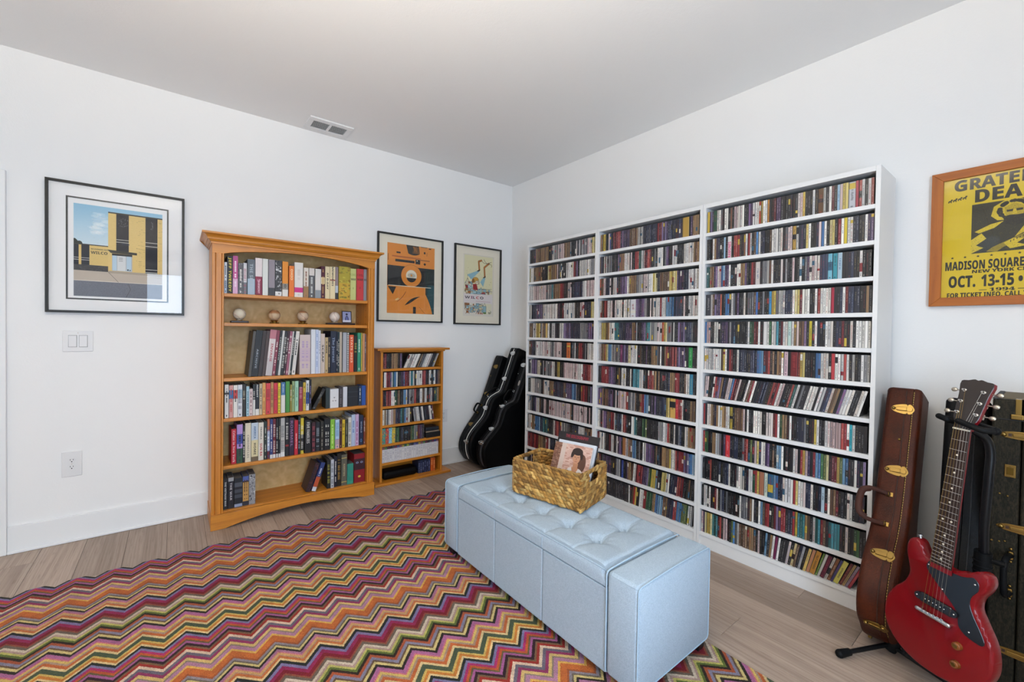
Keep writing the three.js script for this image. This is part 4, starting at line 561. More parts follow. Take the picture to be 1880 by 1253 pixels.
// ------------------------------------------------------------------ what else stands in the CD rack
{
  ['patterned box with yellow and blue shapes', 'patterned box with red and green shapes', 'patterned box with pale blue shapes', 'patterned box with yellow and red shapes'].forEach((t, i) => {
    const cols = [['#3f9a8c', '#d0b53c', '#c23a3c', '#2c6aa8'], ['#c23a3c', '#4a9a44', '#d8c24c', '#2f8ab0'], ['#7ab8d0', '#d0c04c', '#3a8a54', '#c8d8dc'], ['#d0b53c', '#c23a3c', '#2c7ab0', '#4a9a44']][i];
    book(`${t}, ${nth(i + 1)} from left on the fifth rack shelf`, 0.0275, 0.126, 0.13, cols[0], { plain: 1, speckle: cols, dark: 1 }, [RX0 + 0.003 + i * 0.0282, RS[4] + 0.0003, RZ - 0.012], 0, 'patterned boxes in the CD rack');
  });
  const n = 24, w = (RX1 - RX0 - 0.018) / n, caps = ['#7a4a5c', '#3a3a6a', '#6a2a4a', '#2c2c34', '#8c9a3c', '#4a7a4a', '#9a8a3c', '#3a4a7a', '#5a5a8a', '#4a4a52', '#5c2c44', '#2c5a4a'];
  for (let i = 0; i < n; i++) book(`slim white volume with coloured head band, ${nth(i + 1)} from left in wooden rack`, w - 0.0006, 0.124, 0.12, '#d3d0d2', { bands: [[0, 0.14, caps[(i * 5 + (i >> 2)) % caps.length]]], ink: '#9a98a4' }, [RX0 + 0.003 + i * w, RS[5] + 0.0003, RZ - 0.012], 0, 'slim white volumes in the CD rack', false);
  for (let i = 0; i < 6; i++) book(`dark blue volume, ${nth(i + 1)} of six at the bottom right of the CD rack`, 0.0188, 0.108, 0.12, ['#1b2440', '#222d52'][i % 2], { ink: '#7a86b0', dark: 1 }, [RX0 + 0.335 + i * 0.0192, RS[6] + 0.0003, RZ - 0.03], 0, 'dark blue volumes in the CD rack');
  for (let i = 0; i < 2; i++) book(['orange volume beside the dark blue ones in the CD rack', 'rightmost orange volume at the bottom of the CD rack'][i], 0.0205, 0.116, 0.12, ['#c4581c', '#b84e1a'][i], { ink: '#e8b070' }, [RX0 + 0.452 + i * 0.022, RS[6] + 0.0003, RZ - 0.024], 0, 'orange volumes in the CD rack');
  const c = thing('pouch', 'soft black zipped pouch lying on the bottom of the CD rack', 'case', [RX0 + 0.172, RS[6] + 0.0003, 0.1]);
  part(c, 'shell', rbox(-0.155, 0.155, 0, 0.07, -0.065, 0.062, 0.03, 5), M.black); part(c, 'zip', tube([[-0.157, 0.04, 0.05], [-0.12, 0.042, 0.0635], [0.12, 0.042, 0.0635], [0.157, 0.04, 0.05]], 0.0016, 40, 6), M.rubber);
  const p = thing('cassette_player', 'black flat player with silver stripe lying at right of the CD rack', 'player', [RX1 - 0.073, RS[4] + 0.0003, 0.1]);
  part(p, 'lower_body', rbox(-0.07, 0.07, 0, 0.046, -0.06, 0.082, 0.006, 2), M.dark); part(p, 'silver_stripe', rbox(-0.0695, 0.06, 0.0462, 0.058, -0.06, 0.078, 0.002), M.nickel); part(p, 'lid', rbox(-0.068, 0.062, 0.0582, 0.088, -0.06, 0.07, 0.006, 2), std({ color: '#20242c', roughness: 0.35 }));
}
// ------------------------------------------------------------------ framed pictures
// a frame hung on a wall: local x right, y up, z out of the wall, centre at the origin
function picture(label, w, h, pos, turn, o) {
  const p = thing('picture_frame', label, 'picture', pos, turn), f = o.bar, d = o.depth;
  const rail = (len, horizontal, sx, sy) => {          // mitred bar
    const pts = [[-len / 2, f / 2], [len / 2, f / 2], [len / 2 - f, -f / 2], [-len / 2 + f, -f / 2]], g = extrude(pts.reverse(), d - 0.003, 0.0012, 1); g.translate(0, (o.h2 || 0), 0);
    if (!horizontal) g.rotateZ(sx > 0 ? -Math.PI / 2 : Math.PI / 2); else if (sy < 0) g.rotateZ(Math.PI);
    g.translate(horizontal ? 0 : sx * (w - f) / 2, horizontal ? sy * (h - f) / 2 : 0, 0.0015); return metres(g, horizontal ? 'x' : 'y', [sx * 0.3 + 0.2, sy * 0.2]);
  };
  for (const s of [1, -1]) part(p, 'rail', rail(w, true, 0, s), o.mat); for (const s of [1, -1]) part(p, 'rail', rail(h, false, s, 0), o.mat);
  part(p, 'backing_board', box(-w / 2 + f * 0.6, w / 2 - f * 0.6, -h / 2 + f * 0.6, h / 2 - f * 0.6, 0.001, 0.004), M.dark);
  const [pw, ph, px, py] = o.print, zp = o.matBoard ? 0.0055 : 0.007;
  const pg = new THREE.PlaneGeometry(pw, ph); pg.translate(px, py, zp); part(p, 'print', pg, std({ map: o.art, roughness: 0.75 }));
  if (o.matBoard) {
    const W = w / 2 - f * 0.7, K = h / 2 - f * 0.7, [a, b, c, e] = o.window;
    part(p, 'mat_board', extrude([[-W, -K], [W, -K], [W, K], [-W, K]], 0.0022, 0, 1, [[[a, c], [a, e], [b, e], [b, c]]]).translate(0, 0, 0.0058), o.matBoard);
    part(p, 'mat_under', box(-W, W, -K, K, 0.0042, 0.0052), o.matUnder || o.matBoard);
    if (o.fillet) { const q = o.fillet, z0 = 0.008, z1 = 0.0098; part(p, 'fillet', [box(a - q, b + q, e, e + q, z0, z1), box(a - q, b + q, c - q, c, z0, z1), box(a - q, a, c, e, z0, z1), box(b, b + q, c, e, z0, z1)], M.frameBlack, 'thin black inner line around the picture'); }
  }
  if (o.glass !== false) part(p, 'glass_pane', box(-w / 2 + f * 0.7, w / 2 - f * 0.7, -h / 2 + f * 0.7, h / 2 - f * 0.7, d - 0.008, d - 0.0065), M.glazing);
  return p;
}
const matWhite = std({ color: new THREE.Color().setRGB(0.86, 0.86, 0.86), roughness: 0.9 }), matCream = std({ color: new THREE.Color().setRGB(0.80, 0.74, 0.61), roughness: 0.9 });
const PR = (s) => { let q = s; return () => { q = (Math.imul(q, 1664525) + 1013904223) | 0; return (q >>> 0) / 4294967296; }; };
// building photograph
const artA = canvasTex(760, 1020, (c, w, h) => {
  const X = (x) => (x + 3.238) / 0.4 * w, Y = (y) => (1.963 - y) / 0.535 * h, R = PR(7), F = (x0, x1, y0, y1, col) => { c.fillStyle = col; c.fillRect(X(x0), Y(y1), X(x1) - X(x0), Y(y0) - Y(y1)); };
  const sky = c.createLinearGradient(0, 0, 0, Y(1.7)); sky.addColorStop(0, '#8fbfda'); sky.addColorStop(1, '#d3e2ea'); c.fillStyle = sky; c.fillRect(0, 0, w, h);
  for (let i = 0; i < 46; i++) { c.fillStyle = `rgba(240,244,246,${0.1 + R() * 0.2})`; c.beginPath(); c.ellipse(X(-3.16 + R() * 0.07), Y(1.8 + R() * 0.12), 18 + R() * 36, 7 + R() * 13, 0, 0, 7); c.fill(); }
  c.fillStyle = '#26302c'; c.beginPath(); c.moveTo(0, Y(1.77)); for (let x = 0; x < 9; x++) c.lineTo(x * 8, Y(1.757 - x * 0.0025 + R() * 0.008)); c.lineTo(80, Y(1.72)); c.lineTo(0, Y(1.72)); c.fill();
  F(-3.238, -3.09, 1.6, 1.731, '#d9bd77'); F(-3.238, -3.09, 1.727, 1.733, '#3a3a38');
  for (const [a, b] of [[-3.238, -3.217], [-3.206, -3.172]]) { F(a, b, 1.61, 1.727, '#1e2430'); F(a, b, 1.65, 1.653, '#c8c8c4'); F(a, b, 1.638, 1.641, '#c8c8c4'); }
  F(-3.091, -2.838, 1.575, 1.933, '#ddc17b'); F(-3.091, -2.838, 1.93, 1.938, '#3a3833');
  for (let i = 0; i < 900; i++) { c.fillStyle = R() > 0.5 ? 'rgba(120,90,40,0.13)' : 'rgba(250,235,180,0.14)'; c.fillRect(X(-3.17) + R() * (w - X(-3.17)), Y(1.93) + R() * (Y(1.58) - Y(1.93)), 6 + R() * 10, 2); }
  c.fillStyle = 'rgba(60,50,30,0.6)'; for (let i = 0; i < 46; i++) c.fillRect(X(-2.965 + R() * 0.035 + (R() > 0.6 ? 0.1 : 0)), Y(1.92 - R() * 0.3), 8 + R() * 24, 2);
  F(-3.055, -2.998, 1.708, 1.93, '#161b28'); F(-2.92, -2.862, 1.558, 1.93, '#151a26');
  for (const [a, b, y] of [[-3.055, -2.998, 1.775], [-3.055, -2.998, 1.76], [-2.92, -2.862, 1.775], [-2.92, -2.862, 1.752], [-2.92, -2.862, 1.607], [-2.92, -2.862, 1.59]]) F(a, b, y, y + 0.004, '#b9b9b4');
  F(-2.92, -2.862, 1.555, 1.589, '#1d5a66'); F(-3.03, -2.995, 1.75, 1.755, '#30384c');
  c.fillStyle = 'rgba(190,196,200,0.55)'; for (let i = 0; i < 34; i++) { const s = i % 3 === 0; c.fillRect(X((s ? -2.9 : -3.045) + R() * (s ? 0.014 : 0.042)), Y(1.91 - R() * 0.05), 4, 9); }
  F(-3.238, -3.091, 1.577, 1.612, '#3c3d40'); for (let i = 0; i < 70; i++) { c.fillStyle = R() > 0.5 ? '#585a5c' : '#26282a'; c.fillRect(X(-3.238) + R() * X(-3.1), Y(1.61 - R() * 0.03), 14, 3); }
  F(-3.074, -2.982, 1.588, 1.69, '#aeb6bc'); F(-3.074, -2.982, 1.68, 1.692, '#20242a'); F(-3.05, -3.012, 1.59, 1.68, '#d4d8da'); F(-3.072, -3.053, 1.59, 1.68, '#b4cddd'); F(-3.008, -2.987, 1.59, 1.68, '#b4cddd');
  c.fillStyle = '#4a4e54'; for (const y of [1.668, 1.66, 1.65]) c.fillRect(X(-3.043), Y(y), 34, 4); c.fillStyle = '#1a1a1c'; c.fillRect(X(-3.005), Y(1.602), 12, 16); c.fillRect(X(-2.994), Y(1.6), 8, 14);
  c.fillStyle = '#34342f'; c.beginPath(); c.moveTo(X(-3.094), Y(1.712)); c.lineTo(X(-2.96), Y(1.706)); c.lineTo(X(-2.96), Y(1.692)); c.lineTo(X(-3.08), Y(1.694)); c.fill();
  F(-3.238, -2.838, 1.518, 1.578, '#bdb2a4'); F(-3.09, -2.838, 1.572, 1.586, '#a89c8c'); F(-3.238, -2.838, 1.517, 1.522, '#d8d0c4'); F(-3.238, -2.838, 1.42, 1.518, '#6f7480');
  for (let i = 0; i < 2600; i++) { c.fillStyle = R() > 0.5 ? 'rgba(40,44,56,0.25)' : 'rgba(170,176,186,0.2)'; c.fillRect(R() * w, Y(1.518) + R() * (h - Y(1.518)), 5, 2); }
  c.strokeStyle = '#3c3c40'; c.lineWidth = 3; c.beginPath(); c.moveTo(X(-3.09), Y(1.577)); c.lineTo(X(-3.045), Y(1.52)); c.stroke(); c.beginPath(); c.moveTo(X(-3.0), Y(1.515)); c.lineTo(X(-2.99), Y(1.48)); c.lineTo(X(-3.01), Y(1.43)); c.stroke();
  c.fillStyle = '#2e2c28'; c.font = 'bold 42px sans-serif'; c.textBaseline = 'alphabetic'; c.save(); c.translate(X(-3.166), Y(1.679)); c.scale(1.02, 1); c.fillText('WILCO', 0, 0); c.restore(); c.font = 'bold 17px sans-serif'; c.fillText('AN EVENING WITH', X(-3.166), Y(1.704));
});
picture('black framed photograph of a yellow brick building hung above the light switch', 0.624, 0.752, [-3.036, 1.706, 0.001], 0, { bar: 0.013, depth: 0.026, mat: M.frameBlack, matBoard: matWhite, print: [0.4, 0.535, 0.0, -0.01], window: [-0.223, 0.223, -0.29, 0.286], fillet: 0.008, art: artA });
// orange camera print
const artB = canvasTex(720, 960, (c, w, h) => {
  const X = (x) => (x + 1.352) / 0.45 * w, Y = (y) => (1.998 - y) / 0.599 * h, R = PR(19), O = '#d9862f', D = '#20201f';
  c.fillStyle = O; c.fillRect(0, 0, w, h);
  c.fillStyle = '#2b261f'; c.beginPath(); c.moveTo(X(-1.18), 0); c.lineTo(X(-1.06), 0); c.lineTo(X(-1.05), Y(1.93)); c.quadraticCurveTo(X(-1.1), Y(1.9), X(-1.16), Y(1.925)); c.fill(); c.strokeStyle = '#c07a30'; c.lineWidth = 2; for (let i = 0; i < 24; i++) { c.beginPath(); c.moveTo(X(-1.12 + R() * 0.06), Y(1.99)); c.lineTo(X(-1.12 + R() * 0.07), Y(1.93)); c.stroke(); }
  c.fillStyle = D; c.fillRect(X(-1.04), 0, w * 0.14, 8); c.fillRect(X(-0.96), 10, w * 0.05, 14); c.fillRect(X(-1.27), Y(1.93), 60, 22); c.fillRect(X(-1.01), Y(1.955), 26, 30); c.fillRect(X(-0.98), Y(1.95), 4, 50);
  c.fillRect(X(-1.345), Y(1.905), 6, 90); c.fillStyle = '#b3602a'; c.fillRect(X(-1.31), Y(1.894), w * 0.6, 18); c.fillStyle = D; c.fillRect(X(-1.28), Y(1.865), w * 0.4, 34); c.fillRect(X(-1.09), Y(1.88), w * 0.1, 66); c.fillStyle = '#e8e0c8'; c.beginPath(); c.arc(X(-1.075), Y(1.868), 8, 0, 7); c.fill();
  c.fillStyle = '#8c5226'; c.fillRect(X(-1.05), Y(1.882), w * 0.22, 14); c.fillStyle = D; c.save(); c.translate(X(-1.0), Y(1.845)); c.rotate(0.785); c.fillRect(-15, -15, 30, 30); c.restore();
  c.fillRect(X(-1.35), Y(1.808), w, Y(1.635) - Y(1.808)); c.fillStyle = O; c.fillRect(X(-1.35), Y(1.825), w * 0.94, 14);
  c.fillStyle = '#23302f'; c.fillRect(X(-0.99), Y(1.808), w, h); for (let i = 0; i < 900; i++) { c.fillStyle = R() > 0.5 ? 'rgba(60,58,44,0.5)' : 'rgba(14,16,20,0.5)'; c.fillRect(X(-1.35) + R() * w, Y(1.8) + R() * (Y(1.64) - Y(1.8)), 4, 3); }
  c.fillStyle = '#1d5a62'; for (let i = 0; i < 16; i++) c.fillRect(X(-0.97) + i * 9, Y(1.66), 5, Y(1.4) - Y(1.66));
  c.fillStyle = O; c.beginPath(); c.ellipse(X(-1.128), Y(1.731), w * 0.215, w * 0.215, 0, 0, 7); c.fill(); c.strokeStyle = '#7a4418'; c.lineWidth = 3; c.stroke(); c.fillStyle = '#dcd6c2'; c.beginPath(); c.arc(X(-1.128), Y(1.731), w * 0.115, 0, 7); c.fill(); c.fillStyle = '#2a2a28'; c.beginPath(); c.arc(X(-1.128), Y(1.722), w * 0.105, 0.2, Math.PI - 0.2); c.fill(); c.fillStyle = '#b8b4a4'; c.beginPath(); c.ellipse(X(-1.128), Y(1.735), w * 0.08, w * 0.045, 0, 0, 7); c.fill(); c.fillStyle = '#c98a3c'; c.beginPath(); c.arc(X(-1.128), Y(1.735), w * 0.022, 0, 7); c.fill();
  c.fillStyle = O; c.beginPath(); c.moveTo(0, Y(1.625)); c.lineTo(X(-1.2), Y(1.62)); c.bezierCurveTo(X(-1.1), Y(1.6), X(-1.05), Y(1.62), X(-1.0), Y(1.59)); c.bezierCurveTo(X(-0.97), Y(1.55), X(-0.93), Y(1.46), X(-0.92), Y(1.4)); c.lineTo(0, h); c.fill();
  c.fillStyle = D; c.beginPath(); c.moveTo(X(-1.345), Y(1.628)); c.lineTo(X(-1.27), Y(1.625)); c.lineTo(X(-1.3), Y(1.56)); c.fill(); c.beginPath(); c.moveTo(X(-1.19), Y(1.47)); c.bezierCurveTo(X(-1.14), Y(1.53), X(-1.1), Y(1.55), X(-1.04), Y(1.552)); c.bezierCurveTo(X(-1.1), Y(1.53), X(-1.12), Y(1.49), X(-1.19), Y(1.47)); c.fill();
  c.fillRect(X(-1.11), Y(1.46), 44, Y(1.4) - Y(1.46)); c.strokeStyle = '#5a2e10'; c.lineWidth = 6; c.beginPath(); c.moveTo(X(-1.26), Y(1.5)); c.quadraticCurveTo(X(-1.21), Y(1.53), X(-1.18), Y(1.59)); c.stroke(); c.lineWidth = 3; c.beginPath(); c.moveTo(X(-1.05), Y(1.46)); c.lineTo(X(-0.99), Y(1.4)); c.stroke();
  c.fillStyle = '#d9b878'; c.beginPath(); c.ellipse(X(-1.26), Y(1.52), 30, 12, -0.5, 0, 7); c.fill(); c.fillStyle = '#dfd8c0'; c.fillRect(X(-1.34), Y(1.64), w * 0.9, 9);
});
picture('black framed orange print of a camera hung beside the bookcase crown', 0.62, 0.752, [-1.129, 1.7, 0.001], 0, { bar: 0.013, depth: 0.026, mat: M.frameBlack, matBoard: matCream, print: [0.448, 0.598, 0.004, -0.002], window: [-0.222, 0.23, -0.303, 0.299], art: artB });
// cartoon concert print
const artC = canvasTex(600, 980, (c, w, h) => {
  const R = PR(31); c.fillStyle = '#dcd5c8'; c.fillRect(0, 0, w, h); c.strokeStyle = '#2a2622'; c.lineWidth = 5; c.strokeRect(3, 3, w - 6, h - 6);
  c.fillStyle = '#ded8b0'; c.fillRect(26, 20, w - 52, h * 0.6); c.fillStyle = '#8fb8c4';
  for (const [x, y, x2, y2, a] of [[300, 250, 80, 330, 80], [415, 350, 330, 430, 60]]) { c.beginPath(); c.moveTo(x - 20, y); c.lineTo(x + 20, y + 8); c.lineTo(x2 + a, y2 + 70); c.lineTo(x2, y2); c.fill(); }
  c.strokeStyle = '#8a4a1e'; c.lineWidth = 30; c.lineJoin = 'round'; c.lineCap = 'round'; c.beginPath(); c.moveTo(350, 84); c.lineTo(298, 104); c.lineTo(312, 236); c.stroke(); c.beginPath(); c.moveTo(500, 118); c.lineTo(408, 190); c.lineTo(420, 330); c.stroke();
  c.strokeStyle = '#b8742c'; c.lineWidth = 16; c.beginPath(); c.moveTo(350, 84); c.lineTo(298, 104); c.lineTo(312, 226); c.stroke(); c.beginPath(); c.moveTo(500, 118); c.lineTo(408, 190); c.lineTo(420, 318); c.stroke();
  c.strokeStyle = '#2a1c16'; c.lineWidth = 5; c.beginPath(); c.moveTo(400, 60); c.quadraticCurveTo(440, 140, 540, 130); c.quadraticCurveTo(575, 150, 545, 170); c.stroke(); c.beginPath(); c.moveTo(360, 90); c.quadraticCurveTo(420, 160, 550, 90); c.stroke(); c.fillStyle = '#2a1c16'; c.beginPath(); c.ellipse(300, 248, 34, 10, -0.4, 0, 7); c.fill(); c.beginPath(); c.ellipse(414, 346, 30, 10, -0.4, 0, 7); c.fill();
  for (let i = 0; i < 50; i++) { c.fillStyle = pick2(R, ['#5a5648', '#8a7a4a', '#4a4a44']); c.fillRect(50 + R() * 500, 200 + R() * 380, 5, 5); }
  const town = (y0, y1, x1) => { for (let i = 0; i < 70; i++) { const x = 34 + R() * (x1 - 34), y = y0 + R() * (y1 - y0), q = 18 + R() * 52, k = 16 + R() * 30; c.fillStyle = pick2(R, ['#8fb4c0', '#a9c8cc', '#cfc49a', '#d8d0b8', '#b06a34', '#8fb4c0']); c.fillRect(x, y, q, k); c.strokeStyle = '#3a3028'; c.lineWidth = 3; c.strokeRect(x, y, q, k); } };
  town(430, 600, 150); town(540, 600, 500); town(770, 890, 380); c.fillStyle = '#9a2026'; c.beginPath(); c.moveTo(190, 470); c.lineTo(262, 460); c.lineTo(290, 560); c.lineTo(200, 560); c.fill(); c.fillRect(56, 500, 44, 34); c.fillRect(352, 590, 80, 24);
  c.fillStyle = '#c8963c'; c.beginPath(); c.ellipse(236, 400, 60, 40, -0.2, 0, 7); c.fill(); c.strokeStyle = '#4a3010'; c.lineWidth = 4; c.stroke(); c.fillStyle = '#8a5a20'; c.beginPath(); c.ellipse(196, 420, 26, 34, 0.3, 0, 7); c.fill(); c.fillStyle = '#dccfb4'; c.beginPath(); c.ellipse(270, 440, 34, 30, 0.2, 0, 7); c.fill(); c.strokeStyle = '#2a1c10'; c.stroke(); c.beginPath(); c.moveTo(300, 470); c.quadraticCurveTo(330, 420, 290, 390); c.stroke(); c.fillStyle = '#2a1c10'; c.beginPath(); c.arc(262, 434, 5, 0, 7); c.arc(282, 432, 5, 0, 7); c.fill();
  c.fillStyle = '#a8c4c0'; c.beginPath(); c.moveTo(330, 600); c.lineTo(330, 540); c.lineTo(348, 510); c.lineTo(366, 540); c.lineTo(366, 600); c.fill(); c.strokeStyle = '#3a3a2c'; c.lineWidth = 4; c.stroke(); c.beginPath(); c.moveTo(90, 330); c.lineTo(90, 420); c.moveTo(60, 430); c.lineTo(90, 380); c.lineTo(120, 430); c.stroke(); c.beginPath(); c.moveTo(300, 540); c.lineTo(560, 530); c.stroke();
  c.fillStyle = '#ddd4d2'; c.fillRect(26, 625, w - 52, 140); c.font = 'bold 58px sans-serif'; c.textBaseline = 'alphabetic'; c.save(); c.translate(44, 700); c.scale(1.75, 0.95); c.fillStyle = '#3a3038'; c.fillText('W', 0, 0); c.fillStyle = '#7a2a5a'; c.fillText('I', 62, 0); c.fillStyle = '#3a3038'; c.fillText('L', 82, 0); c.fillStyle = '#c8303c'; c.fillText('C', 118, 0); c.fillStyle = '#3a3038'; c.fillText('O', 162, 0); c.restore(); c.fillStyle = '#b88a90'; c.fillRect(250, 736, 290, 5);
  c.fillStyle = '#ddd8bc'; c.fillRect(400, 770, 160, 170); c.fillStyle = '#8a5a34'; c.fillRect(40, 770, 90, 36); c.fillStyle = '#90b4bc'; c.fillRect(396, 810, 58, 110); c.strokeRect(396, 810, 58, 110); c.fillStyle = '#5c7a34'; c.fillRect(400, 906, 56, 26); c.beginPath(); c.moveTo(400, 808); c.lineTo(424, 758); c.lineTo(450, 808); c.stroke(); c.fillStyle = '#3a3c2a'; for (let i = 0; i < 22; i++) c.fillRect(490 + R() * 60, 870 + R() * 66, 9, 7); c.strokeStyle = '#7a3a24'; c.lineWidth = 7; for (const x of [96, 290, 330]) { c.beginPath(); c.moveTo(x - 34, 936); c.lineTo(x, 890); c.lineTo(x + 34, 936); c.stroke(); } c.fillStyle = '#a85a30'; for (const x of [300, 345, 380]) { c.beginPath(); c.arc(x, 930, 11, 0, 7); c.fill(); }
});
function pick2(R, a) { return a[Math.floor(R() * a.length)]; }
picture('black framed narrow cartoon concert print nearest the room corner', 0.546, 0.762, [-0.421, 1.697, 0.001], 0, { bar: 0.013, depth: 0.026, mat: M.frameBlack, matBoard: matCream, print: [0.365, 0.604, 0.007, 0.0], window: [-0.172, 0.186, -0.298, 0.298], art: artC });
// yellow concert poster in a wooden frame
const artD = canvasTex(720, 1056, (c, w, h) => {
  const X = (z) => (z - 3.146) / 0.36 * w, Y = (y) => (1.964 - y) / 0.528 * h, R = PR(43), K = '#201d14';
  c.fillStyle = '#d6b91a'; c.fillRect(0, 0, w, h); c.fillStyle = K; c.textBaseline = 'alphabetic';
  const word = (s, z0, z1, y0, y1, font) => { c.font = `bold 100px ${font || 'sans-serif'}`; const m = c.measureText(s), cap = 72; c.save(); c.translate(X(z0), Y(y0)); c.scale((X(z1) - X(z0)) / m.width, (Y(y0) - Y(y1)) / cap); c.fillText(s, 0, 0); c.lineWidth = 4; c.strokeStyle = K; c.strokeText(s, 0, 0); c.restore(); };
  word('GRATEFUL', 3.179, 3.474, 1.907, 1.952); word('DEAD', 3.238, 3.42, 1.848, 1.899);
  for (const s of [0, 1]) for (let i = 0; i < 4; i++) { const x = X((s ? 3.436 : 3.163) + i * 0.0145), y = Y(1.866 + i * 0.0022); c.beginPath(); c.ellipse(x + 12, y - 4, 12, 6, -0.2, 0, 7); c.fill(); c.beginPath(); c.arc(x + 22, y - 14, 6, 0, 7); c.fill(); c.fillRect(x, y + 2, 7, 8); c.fillRect(x + 15, y + 2, 7, 8); }
  // half-tone picture of a bearded guitar player
  const p0 = 3.235, p1 = 3.417, q0 = 1.627, q1 = 1.838, PX = (u) => X(lerp(p0, p1, u)), PY = (v) => Y(lerp(q1, q0, v)), Yc = '#cfb526', shp = (col, pts) => { c.fillStyle = col; c.beginPath(); pts.forEach(([a, b], i) => (i ? c.lineTo(PX(a), PY(b)) : c.moveTo(PX(a), PY(b)))); c.fill(); };
  c.fillStyle = '#2c2918'; c.fillRect(PX(0), PY(0), PX(1) - PX(0), PY(1) - PY(0));
  shp(Yc, [[0.34, 0.1], [0.5, -0.0], [0.74, 0.0], [0.9, 0.12], [0.95, 0.32], [0.86, 0.4], [0.4, 0.38], [0.3, 0.28]]);
  for (let i = 0; i < 70; i++) { const a = R() * 6.28; c.fillStyle = K; c.beginPath(); c.arc(PX(0.64 + 0.21 * Math.cos(a)), PY(0.2 + 0.17 * Math.sin(a)), 9 + R() * 8, 0, 7); c.fill(); }
  shp('#b49c22', [[0.5, 0.14], [0.64, 0.07], [0.78, 0.14], [0.78, 0.32], [0.66, 0.4], [0.52, 0.33]]); shp(K, [[0.48, 0.33], [0.58, 0.3], [0.7, 0.31], [0.84, 0.3], [0.8, 0.47], [0.66, 0.52], [0.52, 0.46]]);
  shp(K, [[0.53, 0.2], [0.63, 0.19], [0.62, 0.235], [0.54, 0.235]]); shp(K, [[0.67, 0.19], [0.77, 0.19], [0.77, 0.23], [0.68, 0.235]]); shp('#cfb526', [[0.63, 0.2], [0.67, 0.2], [0.685, 0.29], [0.62, 0.29]]);
  shp(Yc, [[0.05, 0.56], [0.3, 0.44], [0.5, 0.4], [0.36, 0.52], [0.12, 0.6]]); shp(Yc, [[0.0, 0.72], [0.16, 0.6], [0.24, 0.72], [0.08, 0.84], [0.2, 0.9], [0.0, 1]]); shp(Yc, [[0.84, 0.46], [0.95, 0.42], [0.8, 0.66], [0.66, 0.74]]);
  shp('#8f7c1c', [[0.24, 0.98], [0.34, 0.9], [1, 0.58], [1, 0.66], [0.5, 0.92], [0.4, 1]]); shp(Yc, [[0.5, 0.84], [0.64, 0.76], [0.8, 0.78], [0.7, 0.86], [0.86, 0.92], [0.6, 0.96]]); c.fillStyle = K; for (let i = 0; i < 9; i++) c.fillRect(PX(0.6 + i * 0.045), PY(0.8 - i * 0.022), 4, 14);
  for (let i = 0; i < 1500; i++) { c.fillStyle = R() > 0.6 ? 'rgba(205,180,38,0.3)' : 'rgba(30,26,14,0.45)'; c.fillRect(PX(R()), PY(R()), 3, 3); }
  c.fillStyle = K; for (let i = 0; i < 8; i++) { const x = X(3.181 + i * 0.0378), y = Y(1.6145); c.beginPath(); for (let k = 0; k < 10; k++) { const r = k % 2 ? 4.5 : 11, a = k * Math.PI / 5 - Math.PI / 2; c.lineTo(x + r * Math.cos(a), y + r * Math.sin(a)); } c.fill(); }
  word('MADISON SQUARE GARDEN', 3.158, 3.494, 1.561, 1.597); word('NEW YORK CITY', 3.239, 3.413, 1.543, 1.556); word('OCT.', 3.17, 3.253, 1.485, 1.533); word('13-15 • 17-19', 3.267, 3.482, 1.485, 1.533); word('1994', 3.291, 3.361, 1.463, 1.477, 'serif'); c.fillRect(X(3.262), Y(1.47), X(3.284) - X(3.262), 5); c.fillRect(X(3.368), Y(1.47), X(3.39) - X(3.368), 5);
  word('FOR TICKET INFO. CALL TICKETRON', 3.166, 3.487, 1.4395, 1.459);
});
{
  const pine = phy({ map: scaled(honey, 1 / 0.5, 1 / 0.3), color: '#dcc09a', roughness: 0.45, clearcoat: 0.15, clearcoatRoughness: 0.4 });
  picture('yellow concert poster in a wooden frame on the right wall', 0.436, 0.6, [-0.001, 1.7005, 3.3265], -Math.PI / 2, { bar: 0.038, depth: 0.022, mat: pine, print: [0.366, 0.533, 0.0, 0.0], art: artD, glass: true });
}
